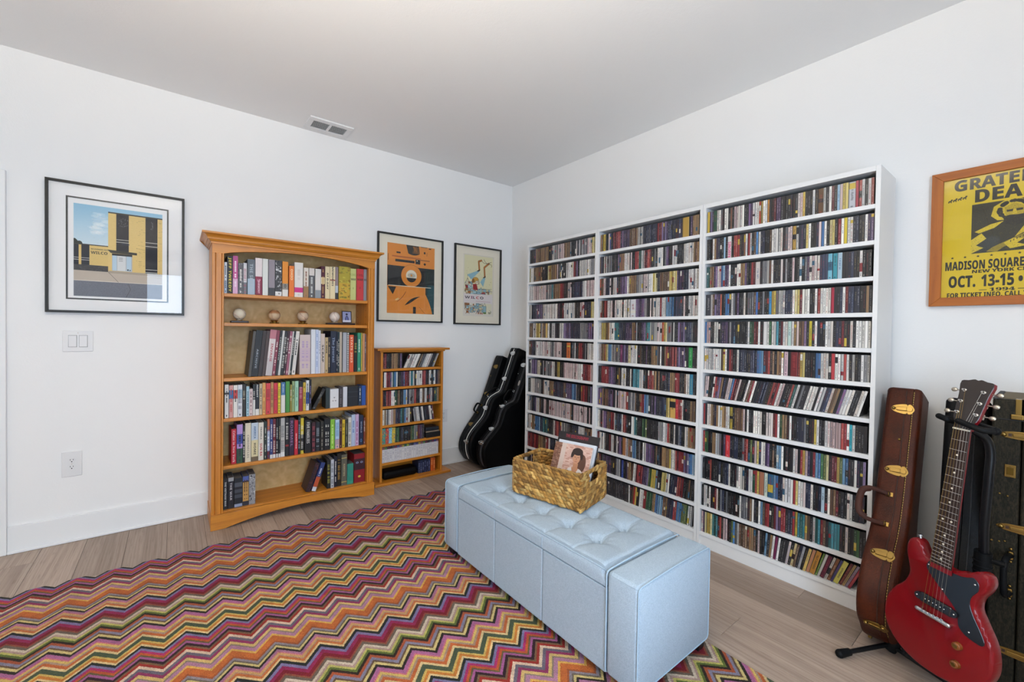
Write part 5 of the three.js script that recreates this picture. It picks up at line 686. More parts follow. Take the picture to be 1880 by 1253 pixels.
// ------------------------------------------------------------------ upholstered storage bench
{
  const OX0 = -1.562, OX1 = -1.086, OZ0 = 1.388, OZ1 = 2.656, Y0 = 0.05, A = 0.134, bx = thing('storage_bench', 'pale blue tufted storage bench standing partly on the zigzag rug', 'bench', [0, 0, 0]);
  const pad = (g) => metres(g, 'x');
  part(bx, 'inner_box', box(OX0 + 0.02, OX1 - 0.02, Y0 + 0.004, 0.335, OZ0 + A - 0.01, OZ1 - A + 0.01), M.linen);
  const zz = [OZ0 + A, OZ0 + A + 0.3333, OZ0 + A + 0.6667, OZ1 - A];
  for (const [xa, xb] of [[OX0 + 0.004, OX0 + 0.05], [OX1 - 0.05, OX1 - 0.004]]) for (let i = 0; i < 3; i++) part(bx, 'side_cushion', pad(rbox(xa, xb, Y0, 0.356, zz[i] + 0.0006, zz[i + 1] - 0.0006, 0.007, 3)), M.linen);
  // arms: softly crowned blocks
  const arm = (za, zb) => { const g = new RoundedBoxGeometry(OX1 - OX0, 0.42 - Y0, zb - za, 6, 0.02), p = g.attributes.position; for (let i = 0; i < p.count; i++) { const u = p.getX(i) / ((OX1 - OX0) / 2), v = p.getZ(i) / ((zb - za) / 2), w = p.getY(i) / ((0.42 - Y0) / 2); const b = (1 - u * u); if (w > 0.5) p.setY(i, p.getY(i) + 0.006 * b * (1 - v * v * 0.4)); p.setZ(i, p.getZ(i) + Math.sign(v) * 0.004 * b * (1 - w * w) * (Math.abs(v) > 0.6 ? 1 : 0)); } g.translate((OX0 + OX1) / 2, (0.42 + Y0) / 2, (za + zb) / 2); g.computeVertexNormals(); return pad(crease(g, 0.9)); };
  for (const [a, b, s] of [[OZ0, OZ0 + A, -1], [OZ1 - A, OZ1, 1]]) {
    const m = part(bx, 'arm', arm(a, b), M.linen);
    const zo = s > 0 ? b - 0.004 : a + 0.004, zi = s > 0 ? a + 0.001 : b - 0.001, r = 0.0027, e = 0.019;
    const loop = (z, x0, x1, y0, y1, k) => { const q = [], add = (cx, cy, a0) => { for (let i = 0; i <= 6; i++) { const a = a0 + i / 6 * Math.PI / 2; q.push([cx + k * Math.cos(a), cy + k * Math.sin(a), z]); } }, run = (ax, ay, bx, by, bow) => { for (let i = 1; i < 12; i++) { const t = i / 12; q.push([lerp(ax, bx, t), lerp(ay, by, t) + bow * 4 * t * (1 - t), z]); } }; add(x1 - k, y1 - k, 0); run(x1 - k, y1, x0 + k, y1, 0.0055); add(x0 + k, y1 - k, Math.PI / 2); run(x0, y1 - k, x0, y0 + k, 0); add(x0 + k, y0 + k, Math.PI); run(x0 + k, y0, x1 - k, y0, 0); add(x1 - k, y0 + k, -Math.PI / 2); run(x1, y0 + k, x1, y1 - k, 0); return tube(q, r, 240, 7, true, 'centripetal'); };
    part(m, 'piping', [loop(zo, OX0 + 0.003, OX1 - 0.003, Y0 + 0.005, 0.4165, e), loop(zi, OX0 + 0.001, OX1 - 0.001, Y0 + 0.004, 0.4195, e)], M.piping);
  }
  // tufted lid
  const LX0 = OX0 + 0.001, LX1 = OX1 - 0.001, LZ0 = OZ0 + A + 0.0035, LZ1 = OZ1 - A - 0.0035, yb = 0.362, top = 0.424, drop = top - yb;
  const edge = [[0, drop], [0, drop * 0.55], [0.001, drop * 0.4], [0.004, 0.016], [0.009, 0.0085], [0.016, 0.004], [0.026, 0.001]];
  const line = (a, b, n) => { const out = []; for (const [o, q] of edge) out.push([a + o, q]); for (let i = 1; i < n; i++) out.push([lerp(a + 0.03, b - 0.03, i / n), 0]); for (const [o, q] of [...edge].reverse()) out.push([b - o, q]); return out; };
  const us = line(LX0, LX1, 130), vs = line(LZ0, LZ1, 290), tx = [LX0 + (LX1 - LX0) / 3, LX0 + (LX1 - LX0) * 2 / 3 + 0.012], tz = [1, 2, 3, 4, 5].map((i) => LZ0 + (LZ1 - LZ0) * i / 6);
  const hgt = (x, z) => {
    let h = 0; const ex = Math.min(x - LX0, LX1 - x), ez = Math.min(z - LZ0, LZ1 - z);
    for (const b of tz) for (const a of tx) { const d = Math.hypot(x - a, z - b), th = Math.atan2(z - b, x - a); h -= 0.024 * Math.exp(-d * d / (2 * 0.02 * 0.02)) + 0.016 * Math.exp(-d / 0.05) * (1 + 0.22 * Math.cos(th * 4)); }
    for (const b of tz) { const d = Math.abs(z - b); h -= 0.0035 * Math.exp(-d * d / (2 * 0.004 * 0.004)) * smooth(0, 0.01, ex + 0.02) + 0.0035 * Math.exp(-d / 0.03); }
    for (const a of tx) { const d = Math.abs(x - a); h -= 0.0035 * Math.exp(-d / 0.035); }
    for (const b of tz) for (const a of tx) { const dx = x - a, dz = z - b, d = Math.hypot(dx, dz); if (d > 0.012 && d < 0.14) { const th = Math.atan2(dz, dx); h += 0.0012 * Math.sin(th * 9 + a * 40 + b * 17) * Math.exp(-Math.pow((d - 0.045) / 0.035, 2)); } }
    return h + 0.008;
  };
  const P = [], I = [];
  us.forEach(([x, qx]) => vs.forEach(([z, qz]) => { const q = Math.min(drop, qx + qz), k = 1 - clamp(q / 0.02); P.push(x, q >= drop - 1e-6 ? yb : top - q + k * hgt(x, z), z); }));
  const nv = vs.length; for (let i = 0; i < us.length - 1; i++) for (let j = 0; j < nv - 1; j++) { const a = i * nv + j, b = a + 1, c = a + nv, d = c + 1; I.push(a, b, c, b, d, c); }
  const g = new THREE.BufferGeometry(); g.setAttribute('position', new THREE.BufferAttribute(new Float32Array(P), 3)); g.setIndex(I); g.setAttribute('uv', new THREE.BufferAttribute(new Float32Array(P.length / 3 * 2), 2)); g.computeVertexNormals();
  const lid = part(bx, 'tufted_lid', metres(crease(g, 1.0), 'x'), M.linen);
  part(lid, 'lid_underside', box(LX0 + 0.01, LX1 - 0.01, yb - 0.002, yb + 0.004, LZ0 + 0.004, LZ1 - 0.004), M.dark);
  for (const b of tz) for (const a of tx) { const q = new THREE.SphereGeometry(0.0085, 12, 8); q.scale(1, 0.5, 1); q.translate(a, top + hgt(a, b) + 0.001, b); part(lid, 'tuft_button', q, M.linen); }
  part(lid, 'piping', [tube([[LX0 + 0.006, 0.4165, LZ0 + 0.004], [LX0 + 0.006, 0.4175, (LZ0 + LZ1) / 2], [LX0 + 0.006, 0.4165, LZ1 - 0.004]], 0.0016, 40, 6), tube([[LX1 - 0.006, 0.4165, LZ0 + 0.004], [LX1 - 0.006, 0.4175, (LZ0 + LZ1) / 2], [LX1 - 0.006, 0.4165, LZ1 - 0.004]], 0.0016, 40, 6)], M.piping);
  for (const z of tz.filter((_, i) => i % 2 === 1)) part(lid, 'front_seam', rbox(LX0 - 0.0012, LX0 + 0.002, yb + 0.002, 0.404, z - 0.0012, z + 0.0012, 0.001), M.piping);
  const wood = std({ color: '#120e0c', roughness: 0.5 });
  for (const x of [OX0 + 0.04, OX1 - 0.034]) for (const z of [OZ0 + 0.045, OZ1 - 0.034]) { const f = new THREE.CylinderGeometry(0.036, 0.026, 0.045, 4, 1); f.rotateY(Math.PI / 4); f.translate(x, 0.0125 + 0.0225 - (0), z); part(bx, 'foot', crease(f.toNonIndexed(), 0.3), wood); }
}
// ------------------------------------------------------------------ woven basket with sleeves in it
const BK = { c: V3(0, 0, 0), turn: 0, L: 0.402, W: 0.259, H: 0.176, y: 0.4318 };
{
  const e = V3(0.093, 0, 0.391).normalize(), w = V3(0.251, 0, -0.063).normalize(), O = V3(-1.389, 0, 1.776);
  BK.c = O.clone().addScaledVector(e, BK.L / 2).addScaledVector(w, BK.W / 2); BK.turn = Math.atan2(e.x, e.z) + Math.PI / 2;  // local -x runs along e, local +z to -w
  // local axes: x = along the long side (towards e), z = towards the viewer (-w)
  const b = thing('basket', 'woven water hyacinth basket holding record sleeves on the blue bench', 'basket', [BK.c.x, BK.y, BK.c.z]);
  const q = new THREE.Quaternion().setFromRotationMatrix(new THREE.Matrix4().makeBasis(e, V3(0, 1, 0), w.clone().negate())); b.quaternion.copy(q); BK.q = q;
  const hl = BK.L / 2, hw = BK.W / 2, rows = 11, rh = BK.H / rows, fib = std({ vertexColors: true, roughness: 0.75, bumpMap: scaled(grain, 10, 10), bumpScale: 0.0008 });
  const leaf0 = new THREE.SphereGeometry(1, 9, 7), tint = [hex('#a87a38'), hex('#c0924c'), hex('#8d6229'), hex('#cba560'), hex('#b08440'), hex('#996f36')];
  const leafAt = (x, y, z, yaw, tilt, len, hh, th, out) => {
    const g = leaf0.clone(), p = g.attributes.position; for (let i = 0; i < p.count; i++) { const u = p.getX(i); p.setXYZ(i, u * len, p.getY(i) * hh * (1 - 0.22 * u * u) + 0.18 * hh * u * u * u, p.getZ(i) * th); }
    g.rotateZ(tilt); g.rotateY(yaw); g.translate(x, y, z); g.computeVertexNormals();
    const c = pick(tint), k = rr(0.8, 1.15), n = p.count, col = new Float32Array(n * 3), cc = new THREE.Color().setRGB(c[0] * k / 255, c[1] * k / 255, c[2] * k / 255, THREE.SRGBColorSpace);
    for (let i = 0; i < n; i++) { col[3 * i] = cc.r; col[3 * i + 1] = cc.g; col[3 * i + 2] = cc.b; } g.setAttribute('color', new THREE.BufferAttribute(col, 3)); out.push(g);
  };
  for (let r = 0; r < rows; r++) {
    const out = [], y = (r + 0.5) * rh, step = 0.0215, gap = r === rows - 3 || r === rows - 2 || r === rows - 4;
    for (const [len, along, fixed, yaw] of [[BK.L, 'x', hw - 0.008, 0], [BK.L, 'x', -hw + 0.008, Math.PI], [BK.W, 'z', hl - 0.008, Math.PI / 2], [BK.W, 'z', -hl + 0.008, -Math.PI / 2]]) {
      const n = Math.round(len / step);
      for (let i = 0; i < n; i++) {
        const s = (i + 0.5 + (r % 2) * 0.45 - 0.22) / n * len - len / 2; if (Math.abs(s) > len / 2 - 0.006) continue;
        if (along === 'z' && gap && Math.abs(s) < 0.05) continue;
        const d = yaw === Math.PI || yaw === Math.PI / 2 ? -s : s;
        leafAt(along === 'x' ? d : fixed + rr(-0.001, 0.001), y + rr(-0.0012, 0.0012), along === 'x' ? fixed + rr(-0.001, 0.001) : d, yaw, (along === 'x' ? -0.5 : 0.5) + rr(-0.16, 0.16), 0.0175 * rr(0.88, 1.15), rh * 0.56 * rr(0.9, 1.1), 0.0088, out);
      }
    }
    part(b, 'woven_braid', out, fib);
  }
  const cane = std({ color: '#b98d4c', roughness: 0.7, bumpMap: scaled(grain, 14, 14), bumpScale: 0.001 }), darkW = std({ color: '#6d4a24', roughness: 0.85 });
  const slab = (pts) => pts;
  part(b, 'core', [box(-hl + 0.006, hl - 0.006, 0.003, BK.H - 0.006, hw - 0.0095, hw - 0.0065), box(-hl + 0.006, hl - 0.006, 0.003, BK.H - 0.006, -hw + 0.0065, -hw + 0.0095),
    ...[hl - 0.008, -hl + 0.008].flatMap((x) => [box(x - 0.0015, x + 0.0015, 0.003, rh * 7, -hw + 0.006, hw - 0.006), box(x - 0.0015, x + 0.0015, rh * 7, BK.H - 0.012, -hw + 0.006, -0.05), box(x - 0.0015, x + 0.0015, rh * 7, BK.H - 0.012, 0.05, hw - 0.006)])], darkW);
  part(b, 'bottom', rbox(-hl + 0.004, hl - 0.004, 0, 0.006, -hw + 0.004, hw - 0.004, 0.003), darkW);
  const k = 0.012, ry = BK.H - 0.002; part(b, 'rim', tube([[-hl + k, ry, hw - 0.006], [0, ry, hw - 0.006], [hl - k, ry, hw - 0.006], [hl - 0.006, ry, hw - k], [hl - 0.006, ry + 0.001, 0], [hl - 0.006, ry, -hw + k], [hl - k, ry, -hw + 0.006], [0, ry, -hw + 0.006], [-hl + k, ry, -hw + 0.006], [-hl + 0.006, ry, -hw + k], [-hl + 0.006, ry + 0.001, 0], [-hl + 0.006, ry, hw - k]], 0.0032, 180, 7, true, 'centripetal'), cane);
  for (const [x, z] of [[hl, hw], [hl, -hw], [-hl, hw], [-hl, -hw]]) { const sx = Math.sign(x), sz = Math.sign(z), lace = []; for (let y = 0.012; y < BK.H - 0.008; y += 0.0088) { const t = new THREE.TorusGeometry(0.0052, 0.0019, 5, 10); t.rotateX(Math.PI / 2 + 0.5 * (rnd() - 0.2)); t.translate(x - sx * 0.0045, y, z - sz * 0.0045); lace.push(t); } part(b, 'corner_lacing', lace, cane); }
  for (const s of [1, -1]) part(b, 'handle_edge', tube([[s * (hl - 0.008), rh * 10, -0.052], [s * (hl - 0.008), rh * 7.6, -0.051], [s * (hl - 0.008), rh * 7.1, -0.04], [s * (hl - 0.008), rh * 7.0, 0], [s * (hl - 0.008), rh * 7.1, 0.04], [s * (hl - 0.008), rh * 7.6, 0.051], [s * (hl - 0.008), rh * 10, 0.052]], 0.0032, 50, 6), cane);
  // sleeves: box in local frame with its foot at along/across, leaning back
  const inner = (along, across, y) => V3(along - BK.L / 2, y, BK.W / 2 - across).applyQuaternion(q).add(V3(BK.c.x, BK.y, BK.c.z));
  const sleeve = (label, along0, w0, h0, t0, across, lean, art, edge) => {
    const s = thing('record_sleeve', label, 'sleeve', inner(along0 + w0 / 2, across, 0.0075).toArray(), 0, 'sleeves in the woven basket'); s.quaternion.copy(q).multiply(new THREE.Quaternion().setFromAxisAngle(V3(1, 0, 0), -lean));
    part(s, 'body', rbox(-w0 / 2, w0 / 2, 0, h0, -t0, 0, 0.0015), std({ color: edge, roughness: 0.5 }));
    if (art) { const g = new THREE.PlaneGeometry(w0 - 0.001, h0 - 0.001); g.translate(0, h0 / 2, 0.0006); part(s, 'front_print', g, std({ map: art, roughness: 0.35 })); }
  };
  const cover = canvasTex(512, 640, (c, W, Hh) => {
    const R = PR(61); c.fillStyle = '#b98f80'; c.fillRect(0, 0, W, Hh);
    for (let y = 0; y < 40; y++) for (let x = 0; x < 12; x++) { const t = R(); c.fillStyle = t < 0.5 ? '#c9a496' : t < 0.8 ? '#b48878' : '#d2b2a4'; c.fillRect(x * 46 + (y % 2) * 23 - 20, y * 16, 44, 14); }
    c.fillStyle = '#7a5240'; c.fillRect(0, 0, 96, Hh); for (let i = 0; i < 160; i++) { c.fillStyle = R() > 0.5 ? '#94705c' : '#5e3c2e'; c.fillRect(R() * 92, R() * Hh, 20, 8); } c.fillStyle = '#c8b4a8'; c.fillRect(100, 0, 60, Hh);
    c.save(); c.translate(60, -66); c.scale(0.82, 0.82);
    c.fillStyle = '#5a382a'; c.beginPath(); c.ellipse(420, 330, 66, 130, 0, 0, 7); c.fill();
    c.fillStyle = '#d9d2cf'; c.beginPath(); c.moveTo(150, Hh); c.quadraticCurveTo(170, 440, 260, 410); c.lineTo(392, 410); c.quadraticCurveTo(500, 440, 540, Hh); c.lineTo(560, Hh * 1.4); c.lineTo(110, Hh * 1.4); c.fill();
    c.fillStyle = '#b5805f'; c.beginPath(); c.moveTo(272, 405); c.lineTo(318, 560); c.lineTo(386, 405); c.fill(); c.fillRect(292, 340, 78, 80);
    c.fillStyle = '#c08c6c'; c.beginPath(); c.ellipse(326, 262, 60, 86, 0, 0, 7); c.fill(); c.fillStyle = '#2c1c18'; c.beginPath(); c.ellipse(326, 172, 86, 54, 0, 0, 7); c.fill(); c.beginPath(); c.ellipse(256, 210, 26, 62, 0.2, 0, 7); c.fill(); c.beginPath(); c.ellipse(398, 216, 24, 66, -0.2, 0, 7); c.fill();
    c.fillStyle = '#3a241c'; c.fillRect(286, 250, 30, 6); c.fillRect(336, 250, 30, 6); c.fillStyle = '#a06a50'; c.fillRect(320, 262, 12, 34); c.fillStyle = '#8c4a40'; c.fillRect(306, 314, 40, 7); c.restore();
  });
  const black = canvasTex(512, 256, (c, W, Hh) => { c.fillStyle = '#1c171a'; c.fillRect(0, 0, W, Hh); c.fillStyle = '#a01c34'; c.font = 'bold 20px sans-serif'; c.textBaseline = 'top'; c.save(); c.scale(1.6, 1); c.fillText('THE DISCOGRAPHY', 60, 3); c.restore(); });
  sleeve('square sleeve showing a dark haired person in white before bricks', 0.148, 0.214, 0.268, 0.013, 0.075, 0.42, cover, '#d8d4d0');
  sleeve('white sleeve between the portrait sleeve and the black one', 0.152, 0.214, 0.276, 0.016, 0.098, 0.42, null, '#cfd3da');
  sleeve('black sleeve with red lettering, rearmost in the woven basket', 0.13, 0.236, 0.312, 0.008, 0.124, 0.41, black, '#1c171a');
}
// ------------------------------------------------------------------ guitar cases
// local frame: x = towards the latched side, y = up the neck, z = through the thickness; s counts down from the top
function hardCase(name, label, o) {
  const c = thing(name, label, 'guitar case'), a = o.lean, X = V3(-Math.cos(a), Math.sin(a), 0), Y = V3(Math.sin(a), Math.cos(a), 0), Z = V3(0, 0, -1);
  c.quaternion.setFromRotationMatrix(new THREE.Matrix4().makeBasis(X, Y, Z)); c.position.set(...o.at);
  const outline = smoothShape(o.front.map(([s, w]) => [w, -s]).concat([...o.back].reverse().map(([s, w]) => [w, -s])), true, 7);
  const th = o.thick, zs = o.seam;                 // local z from 0 (right face, +z in the world) to th; seam at zs
  const shell = (z0, z1, low) => {                  // one rounded edge, one flat at the seam
    const b = o.round || 0.014, g = extrude(outline, z1 - z0 + b, b, 4); g.translate(0, 0, low ? z0 + b : z0 - b + b);
    const p = g.attributes.position; for (let i = 0; i < p.count; i++) { let z = p.getZ(i); if (low && z > z1) p.setZ(i, z1); if (!low && z < z0 + b) { if (z < z0) p.setZ(i, z0); } }
    return g;
  };
  // build both shells from inset rings so that only the outer faces are rounded
  const rings = (z0, z1, dir) => {
    const b = o.round || 0.014, prof = dir > 0 ? [[z0, 0], [z1 - b, 0], [z1 - b * 0.6, b * 0.1], [z1 - b * 0.29, b * 0.29], [z1 - b * 0.1, b * 0.6], [z1, b]] : [[z1, 0], [z0 + b, 0], [z0 + b * 0.6, b * 0.1], [z0 + b * 0.29, b * 0.29], [z0 + b * 0.1, b * 0.6], [z0, b]];
    const n = outline.length, nor = outline.map((q, i) => { const A = outline[(i + n - 1) % n], B = outline[(i + 1) % n], dx = B.x - A.x, dy = B.y - A.y, l = Math.hypot(dx, dy) || 1; return [dy / l, -dx / l]; });
    const area = outline.reduce((t, q, i) => t + q.x * outline[(i + 1) % n].y - outline[(i + 1) % n].x * q.y, 0), sg = area > 0 ? 1 : -1;
    const pos = [], ring = prof.map(([z, ins]) => outline.map((q, i) => [q.x - sg * nor[i][0] * ins, q.y - sg * nor[i][1] * ins, z]));
    const tri = (A, B, C) => (dir * sg > 0 ? pos.push(...A, ...B, ...C) : pos.push(...A, ...C, ...B));
    for (let k = 0; k < prof.length - 1; k++) for (let i = 0; i < n; i++) { const j = (i + 1) % n; tri(ring[k][i], ring[k][j], ring[k + 1][j]); tri(ring[k][i], ring[k + 1][j], ring[k + 1][i]); }
    const cap = (rg, flip) => { const tr = THREE.ShapeUtils.triangulateShape(rg.map((q) => new THREE.Vector2(q[0], q[1])), []); for (const [i, j, k] of tr) (flip ? pos.push(...rg[i], ...rg[k], ...rg[j]) : pos.push(...rg[i], ...rg[j], ...rg[k])); };
    cap(ring[prof.length - 1], (dir > 0) !== (sg > 0)); cap(ring[0], (dir > 0) === (sg > 0));
    const g = new THREE.BufferGeometry(); g.setAttribute('position', new THREE.BufferAttribute(new Float32Array(pos), 3)); g.setAttribute('uv', new THREE.BufferAttribute(new Float32Array(pos.length / 3 * 2), 2)); g.computeVertexNormals(); return metres(crease(g, 0.7), 'y');
  };
  part(c, 'lid', rings(0, zs - 0.0012, -1), o.mat); part(c, 'body_shell', rings(zs + 0.0012, th, 1), o.mat);
  // point, tangent and normal on the latched side at a given s
  const fr = smoothShape(o.front.map(([s, w]) => [w, -s]), false, 10);
  const side = (s) => { for (let i = 1; i < fr.length; i++) if (-fr[i].y >= s && -fr[i - 1].y < s) { const t = (s + fr[i - 1].y) / (fr[i - 1].y - fr[i].y); const p = fr[i - 1].clone().lerp(fr[i], clamp(t)), d = fr[i].clone().sub(fr[i - 1]).normalize(); return { p, t: V3(d.x, d.y, 0), n: V3(-d.y, d.x, 0).multiplyScalar(-d.y > 0 ? 1 : 1) }; } return null; };
  const band = (z, r, m, s0, s1, nm, lift = 0) => { const pts = []; for (let s = s0; s <= s1 + 1e-6; s += 0.02) { const q = side(s); if (q) pts.push(V3(q.p.x + q.n.x * lift, q.p.y + q.n.y * lift, z)); } part(c, nm, tube(pts, r, pts.length * 4, 6), m); };
  if (o.valance) band(zs, o.valance.r, o.valance.mat, 0.015, o.front[o.front.length - 1][0] - 0.01, 'valance', o.valance.lift || 0);
  if (o.bead) for (const [z, m] of o.bead) band(z, 0.0022, m, 0.015, o.front[o.front.length - 1][0] - 0.01, 'bead', 0);
  if (o.stitchZ !== undefined) { const d = []; const L = o.front[o.front.length - 1][0]; for (let s = 0.02; s < L - 0.03; s += 0.0105) { const A = side(s), B = side(s + 0.0065); if (A && B) d.push(rod([A.p.x + A.n.x * 0.0004, A.p.y, o.stitchZ], [B.p.x + B.n.x * 0.0004, B.p.y, o.stitchZ], 0.0011, 5)); } part(c, 'stitching', d, M.stitch); }
  const place = (q, z, g) => { g.applyMatrix4(new THREE.Matrix4().makeBasis(V3(0, 0, -1), q.t.clone().negate(), q.n).setPosition(q.p.x, q.p.y, z)); return g; };   // x across the seam, y up the side, z outward
  for (const s of o.latches) {
    const q = side(s); if (!q) continue; const k = o.latchSize || 1, lz = zs + (o.latchZ || 0);
    const leafS = smoothShape([[-0.034, 0], [-0.026, 0.006], [-0.008, 0.0095], [0.01, 0.0105], [0.014, 0.0085], [0.014, -0.0085], [0.01, -0.0105], [-0.008, -0.0095], [-0.026, -0.006]].map(([x, y]) => [x * k, y * k * 1.9]), true, 4);
    const keep = smoothShape([[0.0155, 0.0095], [0.024, 0.0105], [0.033, 0.004], [0.0355, 0], [0.033, -0.004], [0.024, -0.0105], [0.0155, -0.0095]].map(([x, y]) => [x * k, y * k * 1.9]), true, 4);
    const L = new THREE.Group(); L.name = 'latch'; c.add(L);
    part(L, 'latch_plate', place(q, lz, extrude(leafS, 0.0025, 0.0008, 2).translate(0, 0, -0.0008)), o.metal);
    part(L, 'keeper', place(q, lz, merge([extrude(keep, 0.0025, 0.0008, 2).translate(0, 0, -0.0008), (() => { const d = new THREE.CylinderGeometry(0.0085 * k, 0.0095 * k, 0.005, 20); d.rotateX(Math.PI / 2); d.translate(0.021 * k, 0, 0.004); return d; })()])), o.metal);
    part(L, 'lever', place(q, lz, merge([rbox(-0.018 * k, 0.014 * k, -0.0075 * k, 0.0075 * k, 0.002, 0.0075, 0.002, 2), ball(-0.026 * k, 0, 0.0035, 0.0065 * k, 10, 8)])), o.metal);
  }
  if (o.handle) {
    const [s0, s1] = o.handle, A = side(s0), B = side(s1), hz = zs + (o.handleZ || 0.012), [un, uz] = o.handleDir || [0.05, 0], at = (q, u) => V3(q.p.x + q.n.x * un * u + q.n.x * 0.004, q.p.y + q.n.y * un * u, hz + uz * u);
    const Hn = new THREE.Group(); Hn.name = 'handle'; c.add(Hn); const r = o.handleR || 0.0085, G = (t, u) => at(A, u).lerp(at(B, u), t);
    part(Hn, 'grip', [tube([G(0, 0), G(-0.04, 0.45), G(-0.02, 0.82), G(0.16, 1), G(0.5, 1.04), G(0.84, 1), G(1.02, 0.82), G(1.04, 0.45), G(1, 0)], r * 0.72, 60, 10), tube([G(-0.01, 0.75), G(0.12, 0.985), G(0.5, 1.045), G(0.88, 0.985), G(1.01, 0.75)], r, 40, 12)], o.handleMat);
    for (const q of [A, B]) part(Hn, 'handle_loop', place(q, hz, merge([rbox(-0.012, 0.012, -0.009, 0.009, 0, 0.003, 0.001), (() => { const t = new THREE.TorusGeometry(0.0095, 0.002, 6, 16); t.rotateY(Math.PI / 2); t.translate(0, 0, 0.006); return t; })()])), o.metal);
  }
  for (const s of o.studs || []) { const q = side(s); part(c, 'stud', place(q, zs + 0.03, ball(0, 0, 0, 0.0055, 12, 8)), o.metal); }
  if (o.badge) { const q = side(o.badge), g = new THREE.CylinderGeometry(0.02, 0.02, 0.003, 28); g.scale(0.55, 1, 1.35); g.rotateX(Math.PI / 2); part(c, 'badge', place(q, zs - 0.024, g), M.nickel); }
  for (const [s, w, z] of o.feet || []) { const g = new THREE.CylinderGeometry(0.009, 0.006, 0.014, 14); g.translate(w, -s, z); part(c, 'foot', g, o.metal); }
  if (o.extra) o.extra(c, side, place);
  return c;
}
const electric = (L, k = 1) => ({ front: [[0.0, -0.03], [0.004, -0.006], [0.03, 0.0], [0.2, 0.0], [0.42, 0.0], [0.52, 0.006], [0.62, 0.028], [0.72, 0.06 * k], [0.82, 0.086 * k], [0.9, 0.088 * k], [0.97, 0.062 * k], [L - 0.03, 0.01], [L - 0.004, -0.035]], back: [[0.0, -0.15], [0.004, -0.174], [0.03, -0.18], [0.2, -0.18], [0.42, -0.18], [0.52, -0.186], [0.62, -0.205], [0.72, -0.23], [0.82, -0.25], [0.9, -0.252], [0.97, -0.23], [L - 0.03, -0.18], [L - 0.004, -0.135]] });
const acoustic = (k, L) => ({ front: [[0, -0.03], [0.004, -0.006], [0.03, 0], [0.2, 0.0], [0.36, 0.002], [0.415, 0.008], [0.455, 0.05], [0.5, 0.092], [0.55, 0.106], [0.61, 0.103], [0.67, 0.105], [0.75, 0.14], [0.83, 0.178], [0.9, 0.189], [0.97, 0.165], [1.03, 0.115], [1.065, 0.05]].map(([s, w]) => [s * k, w]), back: [[0, -0.12], [0.004, -0.146], [0.03, -0.152], [0.2, -0.152], [0.36, -0.154], [0.415, -0.16], [0.455, -0.195], [0.5, -0.225], [0.55, -0.24], [0.61, -0.238], [0.67, -0.24], [0.75, -0.262], [0.83, -0.28], [0.9, -0.285], [0.96, -0.265], [1.005, -0.22], [1.05, -0.14]].map(([s, w]) => [s * k, w]) });
const deg = THREE.MathUtils.degToRad;
hardCase('guitar_case', 'brown leather-look electric guitar case with brass latches, beside the white shelving', { ...electric(1.045, 1.35), lean: deg(20.8), at: [-0.203, 1.036, 3.124], thick: 0.118, seam: 0.028, round: 0.02, mat: M.brownTolex, metal: M.brass, stitchZ: 0.026, latches: [0.1, 0.37, 0.72, 0.985], latchSize: 1.1, latchZ: 0.03, handle: [0.475, 0.6], handleMat: M.brownLeather, handleR: 0.0125, handleDir: [0.04, 0.08], handleZ: 0.042, studs: [0.235], feet: [[1.046, -0.055, 0.03], [1.046, -0.055, 0.09], [1.046, -0.125, 0.03], [1.046, -0.125, 0.09]], bead: [[0.05, std({ color: '#3a1d10', roughness: 0.6 })]] });
hardCase('guitar_case', 'large black acoustic guitar case at front of the corner stack, oval badge', { ...acoustic(1, 1.08), lean: deg(22.3), at: [-0.15, 1.005, 0.505], thick: 0.135, seam: 0.085, round: 0.016, mat: M.black, metal: M.chrome, latches: [0.07, 0.5, 0.72, 0.86], handle: [0.33, 0.455], handleMat: M.black, handleR: 0.008, handleDir: [0.042, 0.01], bead: [[0.06, M.greyStitch], [0.045, M.greyStitch]], badge: 0.245, studs: [0.16], valance: { r: 0.002, mat: M.dark } });
hardCase('guitar_case', 'black acoustic guitar case with white edge trim, middle of the corner stack', { ...acoustic(1.07, 1.13), lean: deg(22.3), at: [-0.158, 1.1, 0.338], thick: 0.135, seam: 0.07, round: 0.016, mat: M.black, metal: M.chrome, latches: [0.06, 0.32, 0.64, 0.98], handle: [0.44, 0.54], handleMat: M.black, handleR: 0.008, handleDir: [0.036, 0.0], handleZ: 0.03, bead: [[0.045, M.greyStitch]], valance: { r: 0.0042, mat: std({ color: '#d8d6cf', roughness: 0.4 }), lift: 0.001 } });
hardCase('guitar_case', 'black guitar case against the back wall, rearmost in the corner stack', { ...electric(1.045), lean: deg(22.3), at: [-0.225, 1.018, 0.165], thick: 0.115, seam: 0.05, round: 0.015, mat: M.black, metal: M.brass, latches: [0.12, 0.4, 0.72], handle: [0.52, 0.6], handleMat: M.black, studs: [0.22] });
hardCase('guitar_case', 'black guitar case standing behind the red guitar and its stand', { ...electric(1.03, 0.9), lean: deg(13), at: [-0.285, 1.02, 3.326], thick: 0.125, seam: 0.06, round: 0.02, mat: M.black, metal: M.blackMetal, latches: [], bead: [[0.04, M.dark]] });
